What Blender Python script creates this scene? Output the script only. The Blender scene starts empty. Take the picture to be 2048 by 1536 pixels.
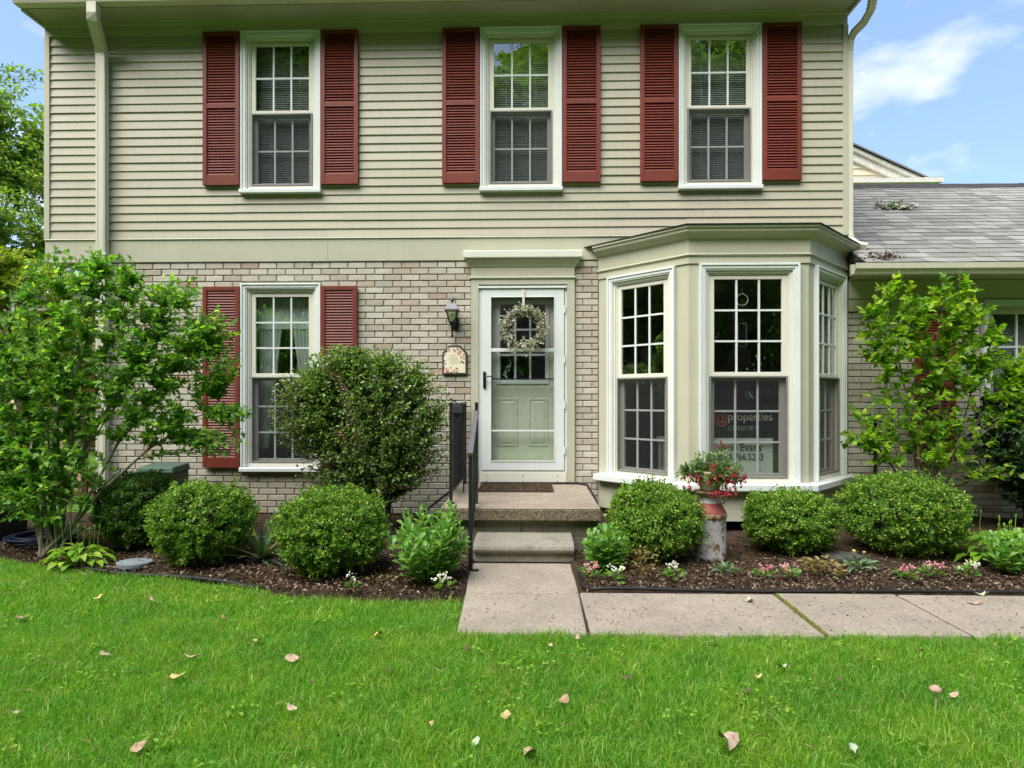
import bpy, math, random
import numpy as np
from mathutils import Vector, Matrix, noise

S = bpy.context.scene
COL = S.collection
R = math.radians
random.seed(7)

# ------------------------------------------------------------------ camera, sky, sun, exposure
cam = bpy.data.cameras.new('camera')
cam.sensor_width = 36.0
cam.lens = 1238.0 / 2048.0 * 36.0
cam.shift_y = 0.01416
cam.clip_end = 600
cam_o = bpy.data.objects.new('camera', cam)
COL.objects.link(cam_o)
cam_o.location = (0.1805, -6.8376, 1.32)
cam_o.rotation_euler = (R(90), 0, 0.026394)
S.camera = cam_o

SUN_EL, SUN_AZ = R(55), R(-140)          # azimuth measured from +Y towards +X
world = bpy.data.worlds.new('World')
S.world = world
world.use_nodes = True
wn = world.node_tree
wn.nodes.clear()
w_out = wn.nodes.new('ShaderNodeOutputWorld')
w_bg = wn.nodes.new('ShaderNodeBackground')
w_sky = wn.nodes.new('ShaderNodeTexSky')
w_sky.sky_type = 'NISHITA'
w_sky.sun_disc = False
w_sky.sun_elevation = SUN_EL
w_sky.sun_rotation = SUN_AZ
w_sky.air_density = 1.0
w_sky.dust_density = 1.6
w_sky.ozone_density = 1.0
w_bg.inputs['Strength'].default_value = 0.103
w_tc = wn.nodes.new('ShaderNodeTexCoord')
w_map = wn.nodes.new('ShaderNodeMapping')
w_map.inputs['Location'].default_value = (10.36, 7.602, 3.228)
w_map.inputs['Scale'].default_value = (1.0, 1.0, 2.1)
w_no = wn.nodes.new('ShaderNodeTexNoise')
w_no.inputs['Scale'].default_value = 3.6
w_no.inputs['Detail'].default_value = 7
w_no.inputs['Roughness'].default_value = 0.52
w_rp = wn.nodes.new('ShaderNodeValToRGB')
w_rp.color_ramp.elements[0].position = 0.48
w_rp.color_ramp.elements[1].position = 0.64
w_mx = wn.nodes.new('ShaderNodeMix')
w_mx.data_type = 'RGBA'
w_mx.inputs[7].default_value = (5.3, 5.35, 5.7, 1)
w_add = wn.nodes.new('ShaderNodeMix')          # thin high haze over the whole sky
w_add.data_type = 'RGBA'
w_add.inputs[0].default_value = 0.30
w_add.inputs[7].default_value = (2.4, 3.9, 7.2, 1)
wn.links.new(w_tc.outputs['Generated'], w_map.inputs['Vector'])
wn.links.new(w_map.outputs['Vector'], w_no.inputs['Vector'])
wn.links.new(w_no.outputs['Fac'], w_rp.inputs['Fac'])
wn.links.new(w_rp.outputs['Color'], w_mx.inputs[0])
wn.links.new(w_sky.outputs['Color'], w_add.inputs[6])
wn.links.new(w_add.outputs[2], w_mx.inputs[6])
wn.links.new(w_mx.outputs[2], w_bg.inputs['Color'])
wn.links.new(w_bg.outputs['Background'], w_out.inputs['Surface'])

sun = bpy.data.lights.new('sun', 'SUN')
sun.energy = 3.4
sun.angle = R(55)
sun.color = (1.0, 0.97, 0.91)
sun_o = bpy.data.objects.new('sun', sun)
COL.objects.link(sun_o)
sd = Vector((math.sin(SUN_AZ) * math.cos(SUN_EL), math.cos(SUN_AZ) * math.cos(SUN_EL), math.sin(SUN_EL)))
sun_o.rotation_euler = sd.to_track_quat('Z', 'Y').to_euler()
sun_o.location = (-6, -12, 14)

S.view_settings.view_transform = 'Standard'
S.view_settings.look = 'None'
S.view_settings.gamma = 1.0
S.view_settings.use_curve_mapping = False
S.view_settings.exposure = 1.25
S.render.engine = 'CYCLES'
S.cycles.transparent_max_bounces = 16
S.cycles.max_bounces = 8

# ------------------------------------------------------------------ materials
MATS = {}
def new_mat(name):
    m = bpy.data.materials.new(name)
    m.use_nodes = True
    nt = m.node_tree
    for n in list(nt.nodes):
        nt.nodes.remove(n)
    out = nt.nodes.new('ShaderNodeOutputMaterial')
    return m, nt, out
def N(nt, t, **kw):
    n = nt.nodes.new('ShaderNode' + t)
    for k, v in kw.items():
        n.inputs[k.replace('_', ' ')].default_value = v
    return n
def rand_value(nt):
    g = nt.nodes.new('ShaderNodeNewGeometry')
    o = nt.nodes.new('ShaderNodeObjectInfo')
    a = nt.nodes.new('ShaderNodeMath'); a.operation = 'ADD'
    f = nt.nodes.new('ShaderNodeMath'); f.operation = 'FRACT'
    nt.links.new(g.outputs['Random Per Island'], a.inputs[0])
    nt.links.new(o.outputs['Random'], a.inputs[1])
    nt.links.new(a.outputs[0], f.inputs[0])
    return f.outputs[0]
def ramp(nt, fac, stops):
    r = nt.nodes.new('ShaderNodeValToRGB')
    el = r.color_ramp.elements
    while len(el) < len(stops):
        el.new(0.5)
    for e, (p, c) in zip(el, stops):
        e.position = p
        e.color = (c[0], c[1], c[2], 1)
    nt.links.new(fac, r.inputs['Fac'])
    return r.outputs['Color']
def mixc(nt, a, b, fac, mode='MIX'):
    m = nt.nodes.new('ShaderNodeMix'); m.data_type = 'RGBA'; m.blend_type = mode
    for i, v in ((6, a), (7, b), (0, fac)):
        if hasattr(v, 'is_output'):
            nt.links.new(v, m.inputs[i])
        elif i == 0:
            m.inputs[0].default_value = v
        else:
            m.inputs[i].default_value = (v[0], v[1], v[2], 1)
    return m.outputs[2]
def noise_fac(nt, scale, detail=4, rough=0.55, space='Object', vec_scale=None):
    tc = nt.nodes.new('ShaderNodeTexCoord')
    src = tc.outputs[space]
    if space == 'World':
        pass
    if vec_scale:
        mp = nt.nodes.new('ShaderNodeMapping')
        mp.inputs['Scale'].default_value = vec_scale
        nt.links.new(src, mp.inputs['Vector'])
        src = mp.outputs['Vector']
    n = nt.nodes.new('ShaderNodeTexNoise')
    n.inputs['Scale'].default_value = scale
    n.inputs['Detail'].default_value = detail
    n.inputs['Roughness'].default_value = rough
    nt.links.new(src, n.inputs['Vector'])
    return n.outputs['Fac']
def wpos_noise(nt, scale, detail=4, rough=0.55, vec_scale=None):
    g = nt.nodes.new('ShaderNodeNewGeometry')
    src = g.outputs['Position']
    if vec_scale:
        mp = nt.nodes.new('ShaderNodeMapping')
        mp.inputs['Scale'].default_value = vec_scale
        nt.links.new(src, mp.inputs['Vector'])
        src = mp.outputs['Vector']
    n = nt.nodes.new('ShaderNodeTexNoise')
    n.inputs['Scale'].default_value = scale
    n.inputs['Detail'].default_value = detail
    n.inputs['Roughness'].default_value = rough
    nt.links.new(src, n.inputs['Vector'])
    return n.outputs['Fac']
def bump(nt, h, strength, dist=0.01):
    b = nt.nodes.new('ShaderNodeBump')
    b.inputs['Strength'].default_value = strength
    b.inputs['Distance'].default_value = dist
    nt.links.new(h, b.inputs['Height'])
    return b.outputs['Normal']
def princ(nt, out, color, rough=0.6, normal=None, spec=0.4, metal=0.0):
    p = nt.nodes.new('ShaderNodeBsdfPrincipled')
    if hasattr(color, 'is_output'):
        nt.links.new(color, p.inputs['Base Color'])
    else:
        p.inputs['Base Color'].default_value = (*color[:3], 1)
    if hasattr(rough, 'is_output'):
        nt.links.new(rough, p.inputs['Roughness'])
    else:
        p.inputs['Roughness'].default_value = rough
    p.inputs['Specular IOR Level'].default_value = spec
    p.inputs['Metallic'].default_value = metal
    if normal:
        nt.links.new(normal, p.inputs['Normal'])
    nt.links.new(p.outputs[0], out.inputs['Surface'])
    return p

def paint(name, col, var=0.10, rough=0.5, dirt=(0.16, 0.14, 0.09), dirt_amt=0.25, scale=3.0, bmp=0.05, streak=True, spec=0.35, rand=0.0):
    """painted or vinyl surface: uneven tone, faint weathering streaks, small bumps"""
    m, nt, out = new_mat(name)
    n1 = wpos_noise(nt, scale, 5)
    c = ramp(nt, n1, [(0.3, [x * (1 - var) for x in col]), (0.7, [min(1, x * (1 + var)) for x in col])])
    if rand:
        c = mixc(nt, c, ramp(nt, rand_value(nt), [(0, (1 - rand,) * 3), (1, (1 + rand, 1 + rand * .9, 1 + rand * .8))]), 1.0, 'MULTIPLY')
    n2 = wpos_noise(nt, 2.2, 8, 0.68, (6, 6, 0.7) if streak else None)
    f = ramp(nt, n2, [(0.52, (0, 0, 0)), (0.80, (dirt_amt,) * 3)])
    c = mixc(nt, c, dirt, f)
    n3 = wpos_noise(nt, 90, 3)
    princ(nt, out, c, rough, bump(nt, n3, bmp, 0.004), spec)
    MATS[name] = m
    return m
def plain(name, col, rough=0.6, spec=0.3, metal=0, var=0.15, scale=12):
    m, nt, out = new_mat(name)
    n1 = noise_fac(nt, scale, 4)
    c = ramp(nt, n1, [(0.3, [x * (1 - var) for x in col]), (0.7, [min(1, x * (1 + var)) for x in col])])
    princ(nt, out, c, rough, None, spec, metal)
    MATS[name] = m
    return m
def leafmat(name, stops, trans=0.35, rough=0.45, spec=0.35, tcol=None):
    m, nt, out = new_mat(name)
    c = ramp(nt, rand_value(nt), stops)
    p = nt.nodes.new('ShaderNodeBsdfPrincipled')
    nt.links.new(c, p.inputs['Base Color'])
    p.inputs['Roughness'].default_value = rough
    p.inputs['Specular IOR Level'].default_value = spec
    t = nt.nodes.new('ShaderNodeBsdfTranslucent')
    tc = mixc(nt, c, tcol or (1.5, 1.6, 0.5), 1.0, 'MULTIPLY')
    nt.links.new(tc, t.inputs['Color'])
    mx = nt.nodes.new('ShaderNodeMixShader')
    mx.inputs[0].default_value = trans
    nt.links.new(p.outputs[0], mx.inputs[1])
    nt.links.new(t.outputs[0], mx.inputs[2])
    nt.links.new(mx.outputs[0], out.inputs['Surface'])
    MATS[name] = m
    return m

paint('siding', (0.405, 0.378, 0.282), 0.05, 0.5, dirt_amt=0.16, rand=0.05)
paint('trim', (0.455, 0.447, 0.335), 0.04, 0.45, dirt_amt=0.16)
paint('casing', (0.66, 0.70, 0.675), 0.03, 0.35, dirt_amt=0.14, spec=0.45)
paint('vinyl', (0.66, 0.65, 0.55), 0.03, 0.35, dirt_amt=0.10)
paint('door_green', (0.66, 0.655, 0.56), 0.03, 0.4, dirt_amt=0.08)
paint('shutter', (0.165, 0.029, 0.016), 0.10, 0.5, dirt=(0.22, 0.09, 0.06), dirt_amt=0.12, rand=0.06)
paint('soffit', (0.40, 0.395, 0.29), 0.04, 0.5, dirt_amt=0.15)
paint('gutter', (0.60, 0.585, 0.47), 0.04, 0.4, dirt_amt=0.25)
plain('screen_frame', (0.20, 0.20, 0.185), 0.5)
paint('sash_grey', (0.42, 0.42, 0.385), 0.03, 0.4, dirt_amt=0.1)
plain('black_iron', (0.012, 0.012, 0.014), 0.42, 0.5, var=0.35)
plain('grey_iron', (0.10, 0.10, 0.115), 0.4, 0.5)
plain('black_plastic', (0.012, 0.012, 0.013), 0.55)
plain('interior', (0.16, 0.145, 0.12), 0.9, var=0.1)
plain('interior_floor', (0.10, 0.06, 0.035), 0.6)
plain('brass', (0.45, 0.24, 0.05), 0.35, metal=0.8)
plain('white_plain', (0.62, 0.62, 0.58), 0.5)
plain('shelf_white', (0.55, 0.55, 0.50), 0.5)
plain('sign_black', (0.008, 0.008, 0.009), 0.5, var=0.0)
plain('sign_white', (0.86, 0.87, 0.83), 0.5, var=0.02)
plain('sign_red', (0.75, 0.12, 0.05), 0.5)
plain('sign_grey', (0.82, 0.82, 0.78), 0.5)
plain('wood_dark', (0.055, 0.026, 0.017), 0.65, var=0.4, scale=6)
plain('plaque_wood', (0.05, 0.038, 0.03), 0.7, var=0.3)
plain('plaque_cream', (0.74, 0.69, 0.50), 0.6, var=0.05)
plain('petal_salmon', (0.66, 0.36, 0.29), 0.6)
plain('ink_green', (0.02, 0.035, 0.02), 0.6)
plain('ink_brown', (0.12, 0.08, 0.05), 0.6)
plain('blind', (0.50, 0.53, 0.50), 0.6, var=0.06)
plain('terracotta', (0.20, 0.11, 0.08), 0.8)
plain('utility_green', (0.055, 0.098, 0.072), 0.5, var=0.12)
plain('hose_blue', (0.006, 0.012, 0.045), 0.4)
plain('hose_green', (0.10, 0.26, 0.20), 0.4)
plain('straw', (0.36, 0.26, 0.12), 0.8)
plain('bark', (0.13, 0.105, 0.075), 0.85, var=0.35, scale=25)
plain('bark_pale', (0.19, 0.165, 0.12), 0.85, var=0.4, scale=25)
plain('bark_dark', (0.045, 0.034, 0.026), 0.85, var=0.35, scale=25)
plain('pot_pale', (0.42, 0.45, 0.33), 0.55)
plain('neighbour_trim', (0.62, 0.60, 0.54), 0.5)
plain('orange_wood', (0.34, 0.19, 0.07), 0.6)
paint('beige_siding', (0.56, 0.46, 0.28), 0.06, 0.55, dirt_amt=0.1)
paint('gable_siding', (0.60, 0.54, 0.40), 0.04, 0.5, dirt_amt=0.1)

# brick: whitewashed, each piece its own tone, worn patches showing the red clay
m, nt, out = new_mat('brick')
rv = rand_value(nt)
c = ramp(nt, rv, [(0.0, (0.41, 0.375, 0.30)), (0.3, (0.475, 0.445, 0.365)), (0.6, (0.53, 0.50, 0.415)), (0.87, (0.475, 0.43, 0.345)), (0.97, (0.44, 0.365, 0.285)), (1.0, (0.38, 0.27, 0.205))])
n1 = wpos_noise(nt, 9, 7, 0.65)
c = mixc(nt, c, (0.30, 0.15, 0.105), ramp(nt, n1, [(0.55, (0, 0, 0)), (0.80, (0.32,) * 3)]))
n1b = wpos_noise(nt, 1.3, 4, 0.6)
c = mixc(nt, c, (0.24, 0.20, 0.14), ramp(nt, n1b, [(0.5, (0, 0, 0)), (0.75, (0.35,) * 3)]))
n2 = wpos_noise(nt, 60, 4, 0.7)
c = mixc(nt, c, (0.09, 0.07, 0.055), ramp(nt, n2, [(0.64, (0, 0, 0)), (0.72, (0.75,) * 3)]))
princ(nt, out, c, 0.9, bump(nt, wpos_noise(nt, 45, 6, 0.7), 0.6, 0.008), 0.15)
MATS['brick'] = m
m, nt, out = new_mat('mortar')
c = ramp(nt, wpos_noise(nt, 25, 5), [(0.3, (0.23, 0.20, 0.155)), (0.7, (0.36, 0.32, 0.255))])
princ(nt, out, c, 0.95, bump(nt, wpos_noise(nt, 120, 3), 0.5, 0.004), 0.1)
MATS['mortar'] = m

def concrete(name, base, dark, speck=0.5, stain=0.5):
    m, nt, out = new_mat(name)
    c = ramp(nt, wpos_noise(nt, 2.3, 6, 0.6), [(0.3, [x * 0.82 for x in base]), (0.7, [x * 1.1 for x in base])])
    g = nt.nodes.new('ShaderNodeNewGeometry')
    v = nt.nodes.new('ShaderNodeTexVoronoi'); v.inputs['Scale'].default_value = 75
    nt.links.new(g.outputs['Position'], v.inputs['Vector'])
    sep = nt.nodes.new('ShaderNodeSeparateColor')
    nt.links.new(v.outputs['Color'], sep.inputs[0])
    c = mixc(nt, c, ramp(nt, sep.outputs[0], [(0.0, (0.45, 0.40, 0.34)), (0.35, (0.9, 0.88, 0.85)), (0.75, (1.05, 1.0, 0.95)), (1.0, (1.5, 1.45, 1.35))]), speck, 'MULTIPLY')
    st = ramp(nt, wpos_noise(nt, 5.5, 8, 0.7), [(0.52, (0, 0, 0)), (0.72, (stain,) * 3)])
    c = mixc(nt, c, dark, st)
    sp = ramp(nt, wpos_noise(nt, 38, 3, 0.6), [(0.70, (0, 0, 0)), (0.74, (0.8,) * 3)])
    c = mixc(nt, c, (0.05, 0.04, 0.03), sp)
    princ(nt, out, c, 0.92, bump(nt, wpos_noise(nt, 130, 5, 0.7), 0.5, 0.006), 0.15)
    MATS[name] = m
concrete('walk', (0.295, 0.255, 0.205), (0.19, 0.155, 0.115), 0.34, 0.42)
concrete('porch_top', (0.275, 0.235, 0.185), (0.20, 0.15, 0.095), 0.55, 0.5)
concrete('aggregate', (0.165, 0.14, 0.095), (0.09, 0.075, 0.045), 1.0, 0.6)
concrete('step', (0.25, 0.235, 0.19), (0.10, 0.088, 0.06), 0.3, 0.7)
concrete('riser', (0.17, 0.155, 0.118), (0.085, 0.075, 0.05), 0.35, 0.7)

m, nt, out = new_mat('soil')
c = ramp(nt, wpos_noise(nt, 14, 8, 0.7), [(0.3, (0.030, 0.020, 0.013)), (0.6, (0.075, 0.050, 0.032)), (0.8, (0.13, 0.09, 0.06))])
princ(nt, out, c, 0.95, bump(nt, wpos_noise(nt, 60, 6, 0.75), 1.0, 0.02), 0.1)
MATS['soil'] = m
m, nt, out = new_mat('turf')
c = ramp(nt, wpos_noise(nt, 7, 6, 0.6), [(0.3, (0.060, 0.130, 0.016)), (0.7, (0.10, 0.20, 0.024))])
princ(nt, out, c, 0.95, bump(nt, wpos_noise(nt, 80, 5, 0.7), 0.8, 0.02), 0.1)
MATS['turf'] = m

# grass: blade tone by island plus broad patches
m, nt, out = new_mat('grass')
c = ramp(nt, rand_value(nt), [(0.0, (0.095, 0.245, 0.018)), (0.45, (0.165, 0.375, 0.030)), (0.8, (0.255, 0.47, 0.050)), (0.93, (0.40, 0.54, 0.12)), (0.985, (0.32, 0.32, 0.10)), (1.0, (0.40, 0.32, 0.15))])
c = mixc(nt, c, ramp(nt, wpos_noise(nt, 2.4, 6, 0.65), [(0.25, (0.62, 0.80, 0.9)), (0.5, (1.0, 1.0, 1.0)), (0.75, (1.45, 1.12, 1.2))]), 1.0, 'MULTIPLY')
p = nt.nodes.new('ShaderNodeBsdfPrincipled')
nt.links.new(c, p.inputs['Base Color'])
p.inputs['Roughness'].default_value = 0.42
p.inputs['Specular IOR Level'].default_value = 0.35
t = nt.nodes.new('ShaderNodeBsdfTranslucent')
nt.links.new(mixc(nt, c, (1.3, 1.5, 0.6), 1.0, 'MULTIPLY'), t.inputs['Color'])
mx = nt.nodes.new('ShaderNodeMixShader'); mx.inputs[0].default_value = 0.45
nt.links.new(p.outputs[0], mx.inputs[1]); nt.links.new(t.outputs[0], mx.inputs[2])
nt.links.new(mx.outputs[0], out.inputs['Surface'])
MATS['grass'] = m

# asphalt shingles
m, nt, out = new_mat('shingle')
c = ramp(nt, rand_value(nt), [(0, (0.15, 0.146, 0.135)), (0.5, (0.21, 0.205, 0.19)), (1, (0.27, 0.264, 0.245))])
sp = ramp(nt, wpos_noise(nt, 160, 3, 0.7), [(0.3, (0.6,) * 3), (0.7, (1.35,) * 3)])
c = mixc(nt, c, sp, 0.8, 'MULTIPLY')
c = mixc(nt, c, (0.15, 0.13, 0.10), ramp(nt, wpos_noise(nt, 2.0, 6, 0.65), [(0.5, (0, 0, 0)), (0.75, (0.4,) * 3)]))
princ(nt, out, c, 0.9, bump(nt, wpos_noise(nt, 220, 3), 0.5, 0.003), 0.2)
MATS['shingle'] = m
plain('shingle_dark', (0.035, 0.032, 0.03), 0.9, var=0.3)

# chipped paint on the milk can
def chipped(name, top, lo, hi):
    m, nt, out = new_mat(name)
    base = ramp(nt, noise_fac(nt, 5, 5), [(0.3, [x * 0.85 for x in top]), (0.7, top)])
    rust = ramp(nt, noise_fac(nt, 30, 5), [(0.3, (0.07, 0.028, 0.014)), (0.7, (0.17, 0.085, 0.045))])
    f = ramp(nt, noise_fac(nt, 13, 9, 0.72), [(lo, (0, 0, 0)), (hi, (1, 1, 1))])
    c = mixc(nt, base, rust, f)
    princ(nt, out, c, 0.6, bump(nt, noise_fac(nt, 30, 6, 0.7), 0.3, 0.004), 0.35)
    MATS[name] = m
chipped('can_white', (0.35, 0.345, 0.325), 0.51, 0.57)
chipped('can_neck', (0.46, 0.465, 0.44), 0.58, 0.63)
chipped('can_red', (0.30, 0.075, 0.06), 0.55, 0.64)
chipped('can_rust', (0.34, 0.25, 0.13), 0.48, 0.56)

# glass: clear pane, reflecting the trees across the lawn, faintly wavy
m, nt, out = new_mat('glass')
fr = nt.nodes.new('ShaderNodeLayerWeight'); fr.inputs['Blend'].default_value = 0.5
pw = nt.nodes.new('ShaderNodeMath'); pw.operation = 'POWER'; pw.inputs[1].default_value = 4.0
nt.links.new(fr.outputs['Facing'], pw.inputs[0])
ml = nt.nodes.new('ShaderNodeMath'); ml.operation = 'MULTIPLY_ADD'
ml.inputs[1].default_value = 0.78; ml.inputs[2].default_value = 0.24; ml.use_clamp = True
nt.links.new(pw.outputs[0], ml.inputs[0])
tr = nt.nodes.new('ShaderNodeBsdfTransparent'); tr.inputs[0].default_value = (0.88, 0.92, 0.90, 1)
gl = nt.nodes.new('ShaderNodeBsdfGlossy'); gl.inputs['Roughness'].default_value = 0.0
gl.inputs['Color'].default_value = (0.95, 1.0, 0.97, 1)
nt.links.new(bump(nt, wpos_noise(nt, 3.2, 2, 0.4), 0.22, 0.02), gl.inputs['Normal'])
mx = nt.nodes.new('ShaderNodeMixShader')
nt.links.new(ml.outputs[0], mx.inputs[0]); nt.links.new(tr.outputs[0], mx.inputs[1]); nt.links.new(gl.outputs[0], mx.inputs[2])
nt.links.new(mx.outputs[0], out.inputs['Surface'])
MATS['glass'] = m
m, nt, out = new_mat('screen')
tr = nt.nodes.new('ShaderNodeBsdfTransparent')
df = nt.nodes.new('ShaderNodeBsdfDiffuse'); df.inputs[0].default_value = (0.045, 0.046, 0.048, 1)
mx = nt.nodes.new('ShaderNodeMixShader'); mx.inputs[0].default_value = 0.36
nt.links.new(tr.outputs[0], mx.inputs[1]); nt.links.new(df.outputs[0], mx.inputs[2])
nt.links.new(mx.outputs[0], out.inputs['Surface'])
MATS['screen'] = m
m, nt, out = new_mat('sheer')
tr = nt.nodes.new('ShaderNodeBsdfTransparent')
df = nt.nodes.new('ShaderNodeBsdfDiffuse'); df.inputs[0].default_value = (0.62, 0.68, 0.62, 1)
mx = nt.nodes.new('ShaderNodeMixShader'); mx.inputs[0].default_value = 0.8
nt.links.new(tr.outputs[0], mx.inputs[1]); nt.links.new(df.outputs[0], mx.inputs[2])
nt.links.new(mx.outputs[0], out.inputs['Surface'])
MATS['sheer'] = m
m, nt, out = new_mat('mat_fibre')
c = ramp(nt, wpos_noise(nt, 150, 4, 0.8), [(0.35, (0.02, 0.014, 0.01)), (0.7, (0.14, 0.10, 0.075))])
princ(nt, out, c, 0.95, bump(nt, wpos_noise(nt, 180, 4, 0.8), 1.0, 0.01), 0.1)
MATS['mat_fibre'] = m
m, nt, out = new_mat('slate')
c = ramp(nt, wpos_noise(nt, 16, 7, 0.7), [(0.35, (0.13, 0.16, 0.18)), (0.65, (0.21, 0.245, 0.26)), (0.75, (0.10, 0.085, 0.07))])
princ(nt, out, c, 0.85, bump(nt, wpos_noise(nt, 40, 5), 0.5, 0.01), 0.2)
MATS['slate'] = m
m, nt, out = new_mat('slate_dark')
c = ramp(nt, wpos_noise(nt, 16, 7, 0.7), [(0.35, (0.045, 0.05, 0.04)), (0.65, (0.11, 0.115, 0.095))])
princ(nt, out, c, 0.85, bump(nt, wpos_noise(nt, 40, 5), 0.5, 0.01), 0.2)
MATS['slate_dark'] = m
m, nt, out = new_mat('chips')
c = ramp(nt, rand_value(nt), [(0, (0.025, 0.016, 0.010)), (0.45, (0.07, 0.045, 0.028)), (0.8, (0.15, 0.10, 0.065)), (1.0, (0.36, 0.28, 0.20))])
princ(nt, out, c, 0.9, None, 0.15)
MATS['chips'] = m
m, nt, out = new_mat('dead_leaf')
c = ramp(nt, rand_value(nt), [(0, (0.34, 0.22, 0.13)), (0.5, (0.46, 0.35, 0.24)), (1, (0.40, 0.30, 0.22))])
c = mixc(nt, c, (0.20, 0.10, 0.05), ramp(nt, noise_fac(nt, 60, 4), [(0.5, (0, 0, 0)), (0.7, (0.7,) * 3)]))
princ(nt, out, c, 0.8, None, 0.2)
MATS['dead_leaf'] = m
plain('yellow_leaf', (0.50, 0.38, 0.15), 0.7)
plain('pale_leaf', (0.36, 0.42, 0.26), 0.7)
plain('brown_leaf', (0.11, 0.065, 0.04), 0.8, var=0.3)
plain('mushroom_cap', (0.40, 0.25, 0.17), 0.7, var=0.25, scale=30)
plain('mushroom_stem', (0.55, 0.50, 0.40), 0.7)
plain('moss', (0.10, 0.115, 0.02), 0.95, var=0.4, scale=40)

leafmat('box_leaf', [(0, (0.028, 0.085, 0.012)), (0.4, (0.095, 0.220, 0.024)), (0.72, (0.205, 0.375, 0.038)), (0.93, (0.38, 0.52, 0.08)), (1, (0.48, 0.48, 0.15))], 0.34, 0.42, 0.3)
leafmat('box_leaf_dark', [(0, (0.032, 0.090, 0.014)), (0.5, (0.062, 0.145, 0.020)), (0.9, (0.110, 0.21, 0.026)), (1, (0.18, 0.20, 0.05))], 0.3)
leafmat('sharon_leaf', [(0, (0.055, 0.165, 0.030)), (0.5, (0.140, 0.325, 0.048)), (0.85, (0.25, 0.46, 0.065)), (1, (0.42, 0.56, 0.10))], 0.5)
leafmat('euonymus_leaf', [(0, (0.055, 0.125, 0.034)), (0.5, (0.145, 0.255, 0.060)), (0.85, (0.26, 0.385, 0.095)), (0.97, (0.36, 0.45, 0.12)), (1, (0.42, 0.28, 0.11))], 0.3, 0.36, 0.5)
leafmat('viburnum_leaf', [(0, (0.075, 0.20, 0.016)), (0.5, (0.17, 0.335, 0.022)), (0.85, (0.30, 0.47, 0.03)), (1, (0.44, 0.54, 0.06))], 0.52)
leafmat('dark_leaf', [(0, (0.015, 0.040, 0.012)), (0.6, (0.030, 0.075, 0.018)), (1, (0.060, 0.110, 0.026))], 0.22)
leafmat('sedum_leaf', [(0, (0.10, 0.255, 0.045)), (0.5, (0.165, 0.345, 0.065)), (1, (0.26, 0.43, 0.10))], 0.28, 0.4)
leafmat('hosta_leaf', [(0, (0.13, 0.27, 0.018)), (0.6, (0.21, 0.37, 0.026)), (1, (0.30, 0.43, 0.05))], 0.35)
leafmat('yucca_leaf', [(0, (0.05, 0.10, 0.055)), (0.8, (0.10, 0.17, 0.08)), (0.95, (0.40, 0.30, 0.08)), (1, (0.45, 0.30, 0.07))], 0.1)
leafmat('begonia_leaf', [(0, (0.06, 0.17, 0.02)), (1, (0.15, 0.29, 0.03))], 0.3)
leafmat('grey_leaf', [(0, (0.11, 0.19, 0.10)), (1, (0.22, 0.31, 0.18))], 0.25)
leafmat('dry_leaf', [(0, (0.15, 0.095, 0.035)), (0.6, (0.28, 0.21, 0.08)), (1, (0.26, 0.27, 0.08))], 0.25)
leafmat('fuchsia_leaf', [(0, (0.055, 0.125, 0.030)), (0.6, (0.11, 0.20, 0.05)), (1, (0.26, 0.33, 0.10))], 0.3)
leafmat('fuchsia_bloom', [(0, (0.16, 0.006, 0.03)), (0.5, (0.42, 0.018, 0.05)), (0.8, (0.55, 0.06, 0.09)), (1, (0.68, 0.24, 0.22))], 0.3, tcol=(1.2, 0.8, 0.8))
leafmat('pink_petal', [(0, (0.55, 0.16, 0.19)), (0.6, (0.66, 0.32, 0.32)), (1, (0.72, 0.52, 0.48))], 0.3, tcol=(1.1, 0.9, 0.9))
leafmat('white_petal', [(0, (0.70, 0.68, 0.52)), (1, (0.80, 0.80, 0.74))], 0.3, tcol=(1, 1, 0.9))
leafmat('wreath_leaf', [(0, (0.20, 0.24, 0.11)), (0.4, (0.46, 0.48, 0.32)), (0.8, (0.70, 0.68, 0.54)), (1, (0.78, 0.74, 0.64))], 0.2, tcol=(1, 1, .8))
leafmat('tree_leaf', [(0, (0.050, 0.125, 0.014)), (0.5, (0.095, 0.195, 0.020)), (1, (0.17, 0.28, 0.035))], 0.42)
leafmat('tree_leaf_pale', [(0, (0.10, 0.20, 0.03)), (0.5, (0.175, 0.29, 0.045)), (1, (0.28, 0.38, 0.08))], 0.45)
leafmat('tree_leaf_lime', [(0, (0.13, 0.22, 0.016)), (0.6, (0.22, 0.31, 0.02)), (1, (0.34, 0.38, 0.04))], 0.45)

# ------------------------------------------------------------------ mesh helpers
def link(o, parent=None):
    COL.objects.link(o)
    if parent is not None:
        o.parent = parent
    return o
def mk(name, me, mat=None, parent=None, kind=None):
    o = bpy.data.objects.new(name, me)
    if mat and not me.materials:
        me.materials.append(MATS[mat])
    link(o, parent)
    if kind:
        o['kind'] = kind
    return o
def inst(name, me, parent, loc=(0, 0, 0), rot=(0, 0, 0), sc=(1, 1, 1)):
    o = bpy.data.objects.new(name, me)
    link(o, parent)
    o.location = loc; o.rotation_euler = rot; o.scale = sc
    return o
def tag(o, label, cat, group=None):
    o['label'] = label; o['category'] = cat
    if group:
        o['group'] = group
    return o
def thing(name, label, cat, loc=(0, 0, 0), rz=0.0, group=None):
    o = bpy.data.objects.new(name, None)
    o.empty_display_size = 0.1
    link(o)
    o.location = loc; o.rotation_euler = (0, 0, rz)
    return tag(o, label, cat, group)
def part_empty(name, parent, loc=(0, 0, 0), rz=0.0):
    o = bpy.data.objects.new(name, None)
    o.empty_display_size = 0.1
    link(o, parent)
    o.location = loc; o.rotation_euler = (0, 0, rz)
    return o

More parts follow.
